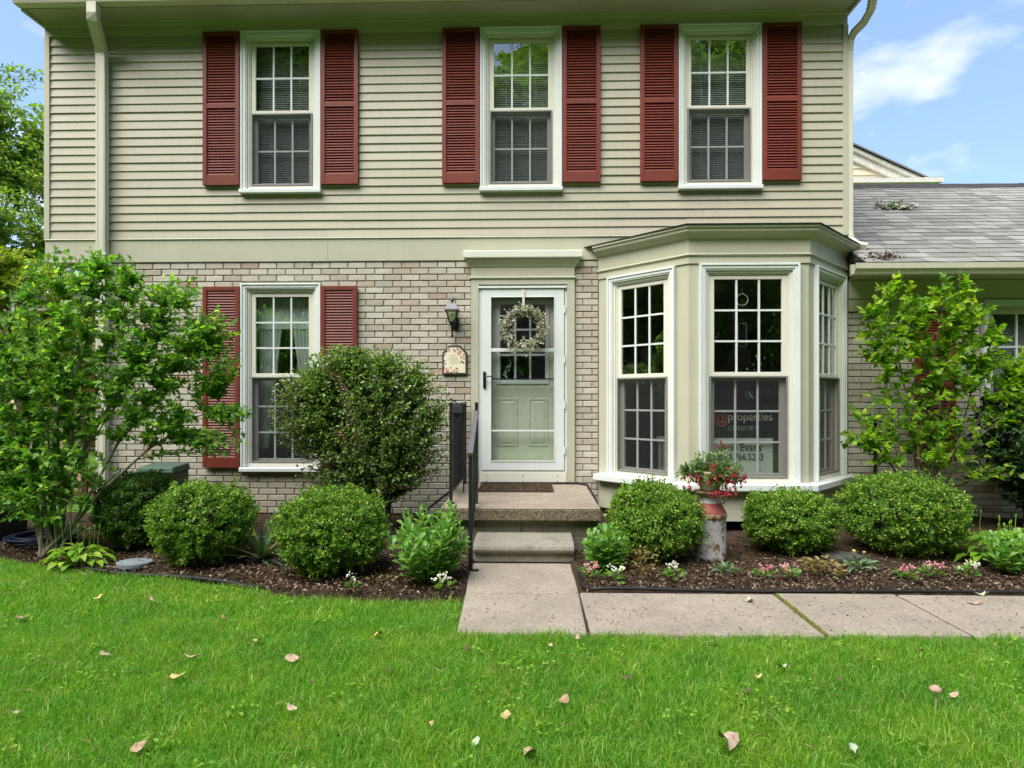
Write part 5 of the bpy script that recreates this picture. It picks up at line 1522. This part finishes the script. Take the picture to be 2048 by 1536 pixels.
def hosta(label, x, y, r, seed, n, scapes, sh, L=0.13, hz=0.13):
    rng = np.random.default_rng(seed)
    root = thing('hosta', label, 'plant', (x, y, 0), 0, 'hosta clumps')
    a = rng.uniform(0, 6.28, n); q = np.sqrt(rng.random(n))
    P = np.stack([r * .72 * q * np.cos(a), r * .72 * q * np.sin(a), hz - (hz - 0.04) * q * q + rng.normal(size=n) * .012], 1)
    D = np.stack([np.cos(a) * (0.4 + q), np.sin(a) * (0.4 + q), 0.25 - 0.3 * q], 1) + rng.normal(size=(n, 3)) * .15
    leaves('foliage', P, D, np.array([[0, 0, 1.0]]) + rng.normal(size=(n, 3)) * .18, L * (0.7 + .5 * rng.random(n)), L * .62, 'hosta', 'hosta_leaf', root)
    st = MB()
    for i in range(n):
        st.tube([(P[i, 0] * .2, P[i, 1] * .2, 0), (P[i] * [.8, .8, .8]).tolist(), P[i].tolist()], 0.003, 4)
    for i in range(scapes):
        bx, by = rng.normal() * r * .4, rng.normal() * r * .25
        hh = sh * (0.7 + .4 * rng.random()); lx = rng.normal() * .02
        st.tube([(bx, by, 0.05), (bx + lx * .4, by, hh * .6), (bx + lx, by, hh)], [0.003, 0.0026, 0.0022], 5)
        st.lathe([(0, 0), (0.005, 0.004), (0.007, 0.014), (0.004, 0.026), (0, 0.032)], 6, (bx + lx, by, hh))
    st.build('stem', 'hosta_leaf', root)
hosta('small lime hosta at the foot of the tall left shrub', -3.40, -2.00, 0.27, 71, 64, 9, 0.33, 0.095)
hosta('larger lime hosta with bud stalks behind the right stonecrop', 3.98, -1.74, 0.34, 72, 70, 10, 0.34, 0.13, 0.22)
def begonia(label, x, y, col, seed, s=1.0, nf=5, leafm='begonia_leaf', group=None):
    rng = np.random.default_rng(seed)
    root = thing('begonia', label, 'flower', (x, y, 0), 0, group)
    n = int(20 * s) + 6
    a = rng.uniform(0, 6.28, n); q = np.sqrt(rng.random(n)) * 0.055 * s
    P = np.stack([q * np.cos(a), q * np.sin(a), 0.015 + 0.05 * rng.random(n)], 1)
    D = np.stack([np.cos(a), np.sin(a), 0.35 + 0 * a], 1) + rng.normal(size=(n, 3)) * .25
    leaves('foliage', P, D, np.array([[0, 0, 1.0]]) + rng.normal(size=(n, 3)) * .25, 0.05 * (0.6 + .6 * rng.random(n)), 0.036, 'spoon', leafm, root)
    P = []; D = []; Nn = []
    for i in range(nf):
        c = np.array([rng.uniform(-.055, .055) * s, rng.uniform(-.04, .03) * s - .012, 0.075 + rng.random() * .045])
        for j in range(9):
            d = rng.normal(size=3) * [1, 1, .5] + [0, -.4, .4]
            P.append(c + rng.normal(size=3) * .008); D.append(d); Nn.append([0, -.5, 1] + rng.normal(size=3) * .4)
    if nf:
        leaves('blossoms', np.array(P), np.array(D), np.array(Nn), 0.017, 0.015, 'petal', col, root)
begonia('pink begonia beside the walkway corner right of the steps', 0.640, -2.31, 'pink_petal', 81, 1.1, 8)
begonia('white begonia below the short stonecrop', 0.800, -2.36, 'white_petal', 82, 1.2, 6)
begonia('white begonia before the boxwood with the front lump', 1.247, -2.30, 'white_petal', 83, 1.0, 4)
begonia('pink begonia, left of the two close together in front of the smaller boxwood', 1.892, -2.30, 'pink_petal', 84, .9, 7)
begonia('pink begonia, right of the two close together in front of the smaller boxwood', 2.083, -2.29, 'pink_petal', 85, .85, 6)
begonia('pink begonia, left of the pair before the widest boxwood', 2.911, -2.28, 'pink_petal', 86, .9, 6)
begonia('pink begonia, right of the pair before the widest boxwood', 3.146, -2.21, 'pink_petal', 87, .9, 6)
begonia('white begonia left of the stonecrop at the right edge', 3.40, -2.20, 'white_petal', 88, 1.2, 6)
begonia('white begonia under the tall stonecrop by the walkway', -0.40, -2.62, 'white_petal', 89, 1.0, 5)
begonia('small white flower alone on the mulch left of the steps', -1.026, -2.63, 'white_petal', 90, .5, 2)
def low_plant(name, label, x, y, seed, n, r, L, W, tm, mat, h=0.05, cat='plant', buds=0):
    rng = np.random.default_rng(seed)
    root = thing(name, label, cat, (x, y, 0))
    a = rng.uniform(0, 6.28, n); q = rng.random(n)
    P = np.stack([r * q * np.cos(a), r * q * np.sin(a), 0.015 + h * rng.random(n)], 1)
    D = np.stack([np.cos(a), np.sin(a), 0.45 + 0 * a], 1) + rng.normal(size=(n, 3)) * .3
    leaves('foliage', P, D, np.array([[0, 0, 1.0]]) + rng.normal(size=(n, 3)) * .3, L * (0.6 + .7 * rng.random(n)), W, tm, mat, root)
    st = MB()
    for i in range(max(buds, 3)):
        bx, by = rng.normal() * r * .4, rng.normal() * r * .3
        st.tube([(bx * .3, by * .3, 0), (bx, by, h + .03 * (1 if buds else 0)), (bx * 1.3, by, h + (0.10 if buds else 0.02))], 0.0025, 4)
    st.build('stem', mat, root)
    if buds:
        b = MB()
        for i in range(buds):
            b.lathe([(0, 0), (0.010, 0.004), (0.012, 0.014), (0, 0.018)], 8, (rng.normal() * r * .5, rng.normal() * r * .3, h + 0.10))
        b.build('bud', 'yellow_leaf', root)
low_plant('groundcover_plant', 'grey green low plant in the mulch before the milk can', 1.66, -2.16, 91, 46, .07, .065, .02, 'leaf', 'grey_leaf')
low_plant('groundcover_plant', 'grey green plant with yellow buds left of the widest boxwood', 2.69, -2.08, 92, 38, .08, .085, .035, 'leaf', 'grey_leaf', .06, 'plant', 3)
low_plant('withered_plant', 'withered tan plant beside the short stonecrop', 1.03, -2.25, 93, 90, .10, .035, .02, 'diamond', 'dry_leaf', .20)
low_plant('withered_plant', 'withered brown plant sprawling before the smaller boxwood', 2.36, -2.16, 94, 120, .15, .045, .03, 'leaf', 'dry_leaf', .10)
low_plant('seedling', 'tiny green seedling on the mulch near the pink begonia pair', 2.83, -1.95, 95, 10, .04, .05, .03, 'leaf', 'begonia_leaf', .03)
low_plant('seedling', 'small mossy seedling on the mulch left of the tall stonecrop', -0.85, -2.45, 96, 26, .10, .03, .022, 'leaf', 'dry_leaf', .03)
yu = thing('yucca', 'spiky yucca with long grey blades between two boxwoods', 'plant', (-1.96, -1.93, 0))
rng = np.random.default_rng(15); V = []; T = []
mb = MB()
for i in range(34):
    a = rng.uniform(0, 6.28); el_ = rng.uniform(.12, 1.3); ln_ = rng.uniform(.26, .44)
    d = Vector((math.cos(a) * math.cos(el_), math.sin(a) * math.cos(el_), math.sin(el_)))
    s = d.cross(Vector((0, 0, 1))).normalized(); u = s.cross(d)
    pv = []
    for t, w in ((0, .012), (.3, .017), (.7, .012), (1, .001)):
        c = d * (ln_ * t) - Vector((0, 0, .10 * t * t * math.cos(el_))) + Vector((0, 0, .03))
        pv += [c - s * w, c + u * (-.004), c + s * w]
    mb.add(pv, [(k * 3 + j, k * 3 + j + 1, k * 3 + j + 4, k * 3 + j + 3) for k in range(3) for j in range(2)])
mb.build('blades', 'yucca_leaf', yu)

# ------------------------------------------------------------------ odds and ends in the beds
def stone(label, x, y, r, mat, seed):
    rr = random.Random(seed); mb = MB(); n = 36
    ring = [(r * (1 + rr.uniform(-.035, .035)) * math.cos(6.283 * i / n), .8 * r * (1 + rr.uniform(-.035, .035)) * math.sin(6.283 * i / n)) for i in range(n)]
    mb.extrude_z(ring, -0.01, 0.034)
    o = mb.build('stepping_stone', mat, None, bevel=0.01); o.location = (x, y, 0.0)
    tag(o, label, 'stone')
stone('blue grey round stepping stone at the left bed edge', -2.93, -2.02, 0.135, 'slate', 1)
stone('dark round stone between the two right boxwoods', 2.76, -1.66, 0.16, 'slate_dark', 2)
ub = thing('utility_box', 'green metal utility box against the brick behind the boxwoods', 'utility box', (-3.72, -0.32, 0))
MB().box(-0.19, 0.19, -0.16, 0.16, 0, 0.54).build('cabinet', 'utility_green', ub, bevel=0.012)
mb = MB(); mb.add([(-.205, -.175, .541), (.205, -.175, .541), (.205, .175, .541), (-.205, .175, .541), (-.19, -.155, .60), (.19, -.155, .60), (.19, .155, .62), (-.19, .155, .62)], [(0, 3, 2, 1), (4, 5, 6, 7), (0, 1, 5, 4), (1, 2, 6, 5), (2, 3, 7, 6), (3, 0, 4, 7)])
mb.build('lid', 'utility_green', ub, bevel=0.01)
mb = MB()
for k in range(4): mb.box(0.06, 0.15, -0.168, -0.1605, 0.20 + k * .05, 0.225 + k * .05)
mb.build('vent', 'utility_green', ub)
bn = thing('black_bin', 'black lidded bin cut off by the left edge', 'bin', (-4.93, -1.10, 0))
mb = MB(); mb.add([(-.20, -.20, 0), (.20, -.20, 0), (.20, .20, 0), (-.20, .20, 0), (-.25, -.25, .72), (.25, -.25, .72), (.25, .25, .72), (-.25, .25, .72)], [(0, 3, 2, 1), (4, 5, 6, 7), (0, 1, 5, 4), (1, 2, 6, 5), (2, 3, 7, 6), (3, 0, 4, 7)])
mb.build('body', 'black_plastic', bn, bevel=0.015)
mb = MB(); mb.extrude_x([(-.28, .725), (.27, .725), (.27, .75), (.0, .80), (-.26, .765), (-.28, .75)], -.27, .27); mb.build('lid', 'grey_iron', bn, bevel=0.01)
def coil(cx, cy, r, loops, rad, mat, label, seed, name='garden_hose'):
    rr = random.Random(seed); pts = []
    for i in range(loops * 26):
        a = i / 26 * 6.283; q = r * (1 + 0.12 * math.sin(a * .37 + seed)) + rr.uniform(-.006, .006)
        pts.append((cx + q * math.cos(a) + .03 * math.sin(a * .21), cy + q * .8 * math.sin(a), 0.03 + rad * 1.1 * (i / 26) * .8 + rr.uniform(0, .004)))
    tag(MB().tube(pts, rad, 6).build(name, mat, None, True), label, 'hose')
coil(-4.22, -1.35, 0.26, 6, 0.011, 'hose_blue', 'dark blue garden hose coiled on the ground by the bin', 3)
tag(MB().tube([(-2.5, -1.25, 0.05), (-2.2, -1.33, 0.07), (-1.9, -1.36, 0.09), (-1.6, -1.3, 0.07), (-1.3, -1.2, 0.05)], 0.011, 8).build('garden_hose', 'hose_green', None, True), 'pale green hose running along the brick foot behind the boxwoods', 'hose')
low_plant('grey_plant', 'grey leaved plant low behind the stems of the left shrub', -3.95, -1.35, 97, 60, .16, .11, .03, 'leaf', 'grey_leaf', .30)

# ------------------------------------------------------------------ mulch and litter
rng = np.random.default_rng(5)
def chips(name, label, n, xr, yr, size, parent=None):
    x = rng.uniform(*xr, n); 
    y = yr(x, rng.random(n))
    z = np.array([max(-0.02, noise.noise(Vector((a * 2.5, b * 2.5, 3.1))) * 0.028 + noise.noise(Vector((a * 11, b * 11, 1.7))) * 0.013 + 0.012) for a, b in zip(x, y)])
    P = np.stack([x, y, z], 1)
    D = rng.normal(size=(n, 3)) * [1, 1, .3]; Nn = np.array([[0, 0, 1.]]) + rng.normal(size=(n, 3)) * .45
    o = leaves(name, P, D, Nn, size * (0.4 + 1.1 * rng.random(n)), size * .45, 'diamond', 'chips', None)
    tag(o, label, 'mulch')
chips('bark_mulch', 'brown bark mulch covering the left bed', 12000, (-4.6, -0.29), lambda x, t: bed_edge(x) + 0.02 + t * (1.3), 0.030)
chips('bark_mulch', 'brown bark mulch covering the right bed', 12000, (0.58, 5.2), lambda x, t: -2.55 + t ** 1.3 * 1.6, 0.030)
n = 420
x = rng.uniform(-0.2, 4.2, n); y = rng.uniform(-3.3, -2.62, n)
k = x < 0.5; k2 = rng.random(n) < .5
y = np.where(k & k2, rng.uniform(-3.3, -1.95, n), y)
o = leaves('leaf_litter', np.stack([x, y, np.full(n, 0.004)], 1), rng.normal(size=(n, 3)) * [1, 1, .12], np.array([[0, 0, 1.]]) + rng.normal(size=(n, 3)) * .3, 0.017 * (0.4 + rng.random(n)), 0.007, 'diamond', 'chips', None)
tag(o, 'fine brown crumbs of leaf scattered on the concrete walkway', 'leaf litter')

# grass
def grass_blades(n, xr, yr, hmin, hmax, w, seed):
    r = np.random.default_rng(seed)
    x = r.uniform(*xr, n); y = r.uniform(*yr, n)
    lim = np.where(x < -0.262, bed_edge(x) - 0.015, -3.352 + 0.0 * x)
    lim = np.where((x >= -0.262), -3.345 + 0.022 * np.sin(x * 7.3) * np.sin(x * 2.9 + 1) + 0.012 * np.sin(x * 23), lim)
    jag = 0.035 * r.random(n)
    keep = y < lim - jag + 0.045 * (r.random(n) < .14)
    x, y = x[keep], y[keep]; m_ = len(x)
    patch = np.array([noise.noise(Vector((a * 1.1, b * 1.1, 0.0))) for a, b in zip(x[::8], y[::8])]).repeat(8)[:m_]
    if len(patch) < m_: patch = np.pad(patch, (0, m_ - len(patch)))
    clump = np.sin(x * 9 + 2 * np.sin(y * 7)) * np.sin(y * 8.3 + 2 * np.sin(x * 6))
    h = (hmin + (hmax - hmin) * r.random(m_) ** 1.4) * (1 + 0.22 * patch + 0.18 * clump)
    a = r.uniform(0, 6.283, m_) + 0.0; lean = np.abs(r.normal(size=m_)) * 0.55 + 0.12
    # blades lie with a local drift so that tufts read
    drift = 2.5 * np.sin(x * 2.1 + y * 1.3) + 1.5 * np.sin(y * 3.7 - x * 1.1)
    a = a + 0.35 * drift
    dx, dy = np.cos(a), np.sin(a)
    sx, sy = -dy, dx
    ph = r.uniform(0, 6.283, m_); sx, sy = np.cos(ph), np.sin(ph)
    ww = w * (0.6 + 0.8 * r.random(m_))
    z0 = np.full(m_, -0.038)
    base = np.stack([x, y, z0], 1); sv = np.stack([sx, sy, np.zeros(m_)], 1)
    mid = base + np.stack([dx * h * lean * .30, dy * h * lean * .30, h * (0.62 - 0.10 * lean)], 1)
    tip = base + np.stack([dx * h * lean * 1.0, dy * h * lean * 1.0, h * (1.0 - 0.42 * lean)], 1)
    V = np.stack([base - sv * ww[:, None] * .5, base + sv * ww[:, None] * .5, mid - sv * ww[:, None] * .42, mid + sv * ww[:, None] * .42, tip], 1)
    T = np.array([[0, 1, 3], [0, 3, 2], [2, 3, 4]])[None] + (np.arange(m_) * 5)[:, None, None]
    return V.reshape(-1, 3), T.reshape(-1, 3)
def merge(parts):
    V = []; T = []; b = 0
    for v, t in parts:
        V.append(v); T.append(t + b); b += len(v)
    return np.concatenate(V), np.concatenate(T)
V, T = merge([
    grass_blades(315000, (-3.1, 3.1), (-5.0, -3.2), 0.030, 0.086, 0.0034, 1),
    grass_blades(150000, (-4.9, -0.2), (-3.7, -1.6), 0.030, 0.080, 0.0042, 2),
    grass_blades(34000, (-9, 9), (-7.5, -3.3), 0.05, 0.095, 0.007, 3),
    grass_blades(9000, (-9, -4.6), (-3.6, -1.2), 0.05, 0.095, 0.007, 4)])
o = mk('grass', np_mesh('grass', V, T, 'grass'), None, None, 'stuff')
tag(o, 'bright green mown grass across the foreground lawn', 'grass')

# weeds, dry thatch and stray twigs in the turf
rng = np.random.default_rng(91)
def on_lawn(x, y):
    return y < np.where(x < -0.26, bed_edge(x) - 0.05, -3.40)
cx_, cy_ = rng.uniform(-4, 3.2, 130), rng.uniform(-4.9, -2.2, 130)
x = (cx_[:, None] + rng.normal(size=(130, 16)) * .045).ravel(); y = (cy_[:, None] + rng.normal(size=(130, 16)) * .045).ravel()
k = on_lawn(x, y); x, y = x[k], y[k]; n = len(x)
o = leaves('lawn_weeds', np.stack([x, y, rng.uniform(-.005, .035, n)], 1), rng.normal(size=(n, 3)) * [1, 1, .3], np.array([[0, 0, 1.]]) + rng.normal(size=(n, 3)) * .3, 0.024 * (0.6 + .8 * rng.random(n)), 0.016, 'spoon', 'hosta_leaf', None)
tag(o, 'small clover and weed leaves mixed into the lawn', 'weeds')
n = 9000
x, y = rng.uniform(-5, 3.4, n), rng.uniform(-4.9, -1.9, n)
dens = np.array([noise.noise(Vector((a * 1.7, b * 1.7, 4.0))) for a, b in zip(x, y)])
k = on_lawn(x, y) & (dens + rng.normal(size=n) * .25 > 0.05); x, y = x[k], y[k]; n = len(x)
o = leaves('thatch', np.stack([x, y, rng.uniform(-.01, .04, n)], 1), rng.normal(size=(n, 3)) * [1, 1, .35], rng.normal(size=(n, 3)), 0.05 * (0.5 + rng.random(n)), 0.003, 'strap', 'dry_leaf', None)
tag(o, 'dry straw coloured blades lying through the lawn', 'dry grass')

# fallen leaves on the lawn
def leaf_me(seed, L, mat):
    rr = random.Random(seed); mb = MB()
    n = 9; out = []
    for i in range(n):
        t = i / n * 6.283
        q = L * (0.5 + 0.10 * rr.uniform(-1, 1)) * (1 + .18 * math.cos(2 * t))
        out.append((q * math.cos(t), q * .75 * math.sin(t), 0.012 * math.cos(t * 2 + rr.random()) + rr.uniform(-.006, .010)))
    mb.add(out + [(0, 0, -.004)], [(i, (i + 1) % n, n) for i in range(n)])
    mb.tube([(-L * .5, 0, 0), (-L * .8, .004, .004)], 0.0014, 4)
    return mb.mesh('fallen_leaf', mat)
LM = {m_: [leaf_me(i * 7 + len(m_), 0.095, m_) for i in range(4)] for m_ in ('dead_leaf', 'yellow_leaf', 'pale_leaf', 'brown_leaf')}
LP = [(-2.819, -3.251), (-3.088, -2.358), (-2.226, -2.924), (-1.966, -3.757), (-1.515, -3.769), (-1.619, -3.228), (-1.454, -3.987, 1), (-0.996, -3.778), (-0.81, -4.273), (-1.936, -4.339), (-1.267, -4.567), (-2.62, -2.885, 1), (-0.134, -3.641, 3), (0.294, -3.585), (-0.643, -3.454, 1), (-0.475, -3.899, 3), (0.334, -4.175), (-0.02, -4.511, 2), (0.187, -4.567), (0.446, -3.481), (1.249, -3.921, 1), (1.148, -4.078, 3), (1.411, -3.806, 2), (1.38, -4.513, 2), (2.031, -4.087), (1.609, -3.952, 3), (-0.805, -4.035, 3), (-1.269, -3.56), (0.644, -3.957, 3), (2.195, -3.598, 3), (0.085, -4.31, 1), (-0.211, -4.382, 1)]
KN = ['dead_leaf', 'yellow_leaf', 'pale_leaf', 'brown_leaf']
KL = ['dry tan leaf lying on the lawn', 'yellow fallen leaf lying on the lawn', 'pale grey green fallen leaf on the lawn', 'small dark brown curled leaf on the lawn']
ORD = ['first', 'second', 'third', 'fourth', 'fifth', 'sixth', 'seventh', 'eighth', 'ninth', 'tenth', 'eleventh', 'twelfth', 'thirteenth', 'fourteenth', 'fifteenth', 'sixteenth', 'seventeenth']
rr = random.Random(9)
def across(p):                       # how far right the leaf lies as seen from the path
    return (p[0] - 0.18) / (p[1] + 6.84)
for p in LP:
    k = p[2] if len(p) > 2 else 0
    o = bpy.data.objects.new('fallen_leaf', rr.choice(LM[KN[k]])); link(o)
    o.location = (p[0], p[1], 0.028); s = rr.uniform(.38, .72) * (0.6 if k == 3 else 1)
    o.scale = (s, s, s); o.rotation_euler = (rr.uniform(-.5, .5), rr.uniform(-.5, .5), rr.uniform(0, 6.28))
    same = sorted([q for q in LP if (q[2] if len(q) > 2 else 0) == k], key=across)
    tag(o, KL[k] + ', ' + ORD[same.index(p)] + ' of its kind from the left', 'leaf', KL[k].replace('leaf', 'leaves').replace(' lying', ''))
o = bpy.data.objects.new('fallen_leaf', LM['dead_leaf'][1]); link(o); o.location = (0.932, -4.49, 0.045); o.scale = (1.25, 1.15, 1.4); o.rotation_euler = (.4, .3, .8)
tag(o, 'largest dry tan leaf, curled up at the lawn front', 'leaf')
for (x, y, k, lb) in ((1.62, -2.78, 2, 'pale leaf on the walkway left of the mossy joint'), (3.05, -2.78, 0, 'rolled dry leaf with white spots on the right walkway slab'), (3.22, -2.60, 2, 'pale green leaf against the edging on the walkway')):
    o = bpy.data.objects.new('fallen_leaf', LM[KN[k]][2]); link(o); o.location = (x, y, 0.012); o.scale = (.7, .6, 1); o.rotation_euler = (.25, .1, x)
    tag(o, lb, 'leaf')
thing('mushroom', 'thin stemmed tan mushroom standing in the right lawn', 'mushroom', (1.93, -4.13, -0.02)).scale = (.78, .78, .9)
mu_ = bpy.data.objects['mushroom']
MB().tube([(0, 0, 0), (0.004, 0, 0.05), (0, 0, 0.098)], 0.003, 8).build('stem', 'mushroom_stem', mu_, True)
MB().lathe([(0, 0.120), (0.012, 0.118), (0.028, 0.108), (0.034, 0.096), (0.030, 0.095), (0.010, 0.102), (0, 0.100)], 18).build('cap', 'mushroom_cap', mu_, True)

# ------------------------------------------------------------------ trees
def tree(name, label, loc, H, r, seed, mat, leafL, n_tips, group=None, cz=0.60, per=20, rzf=0.42):
    root = thing(name, label, 'tree', loc, 0, group)
    rng = np.random.default_rng(seed)
    cen = H * cz
    tp = [(0, 0, 0), (0.1, 0.05, H * .2), (-0.05, 0.1, H * .45), (0.1, 0, H * .8)]
    MB().tube(tp, [H * .022, H * .018, H * .012, H * .004], 10).build('trunk', 'bark', root, True)
    mains = []; bases = []
    for i in range(26):
        d = nrm(rng.normal(size=(1, 3)))[0]
        mains.append((d[0] * r * .72, d[1] * r * .72, cen + d[2] * H * rzf * .75))
        bases.append((0, 0.05, H * (0.20 + 0.45 * rng.random())))
    els = []
    for i in range(26):
        d = nrm(rng.normal(size=(1, 3)))[0]; q = 0.35 + .45 * rng.random()
        s = r * (0.26 + .16 * rng.random())
        els.append(((d[0] * r * q, d[1] * r * q, cen + d[2] * H * rzf * q), (s, s, s * .8), 1))
    shrub(root, seed + 1, bases, mains, els, n_tips, per, leafL, leafL * .62, 'diamond', mat, 'bark', r0=H * .007, leaf_from=0.1, names=('crown', 'limb'), twig_r=0.008, zmin=1.0)
    return root
def copy_tree(root, loc, rz, s, label, group=None):
    c = root.copy(); COL.objects.link(c); c.location = loc; c.rotation_euler = (0, 0, rz); c.scale = (s, s, s)
    tag(c, label, 'tree', group)
    for ch in root.children:
        d_ = ch.copy(); COL.objects.link(d_); d_.parent = c
    return c
t1 = tree('maple_tree', 'tall green tree rising behind the left corner of the house', (-17.0, 12.5, 0), 12.6, 4.6, 101, 'tree_leaf_pale', 0.17, 3000)
t2 = tree('lime_tree', 'small yellow green tree below the tall tree at far left', (-12.0, 7.6, 0), 5.0, 1.7, 103, 'tree_leaf_lime', 0.11, 900, cz=0.66)
t3 = tree('oak_tree', 'broad leafy tree across the lawn, mirrored in the middle window panes', (0.5, -25, 0), 23.0, 6.4, 107, 'tree_leaf_pale', 0.34, 2600, 'trees mirrored in the windows', cz=0.47, per=20, rzf=0.52)
MIR = [(-12.5, -21, 1.12, 4.0), (3, -22, 1.05, 2.2), (-15, -24, 1.0, .5), (-10, -27, 1.1, 1.9), (-5, -23, .95, 3.3), (5.5, -24, 1.05, 4.4), (10.5, -26, 1.1, 5.5), (15.5, -22, .95, 0.2), (21, -22, 1.0, 1.2), (-21, -20, 1.0, 2.5), (-25, -13, .9, 2.9), (-27, -6, .9, 0.7), (-27, 1, .8, 1.7), (25, -14, .9, 0.9), (27, -7, .9, 4.0), (27, 0, .8, 5.0)]
for (x, y, s, rz) in MIR:
    copy_tree(t3, (x, y, 0), rz, s, 'leafy tree across the lawn, seen only mirrored in the window panes', 'trees mirrored in the windows')

rng = np.random.default_rng(77)                # the wood that closes the far side of the lawn
n = 56000
a = rng.uniform(-math.pi * 1.06, math.pi * 0.06, n); q = 31 + 4 * rng.random(n)
P = np.stack([q * np.cos(a), -1 + q * np.sin(a), 8.5 * rng.random(n) ** 1.1], 1)
o = leaves('woodland', P, rng.normal(size=(n, 3)), rng.normal(size=(n, 3)) + [0, 0, .6], 0.70 * (0.6 + .8 * rng.random(n)), 0.46, 'diamond', 'tree_leaf_pale', None)
tag(o, 'dense woodland edge closing the lawn, mirrored in the bay panes', 'woodland')
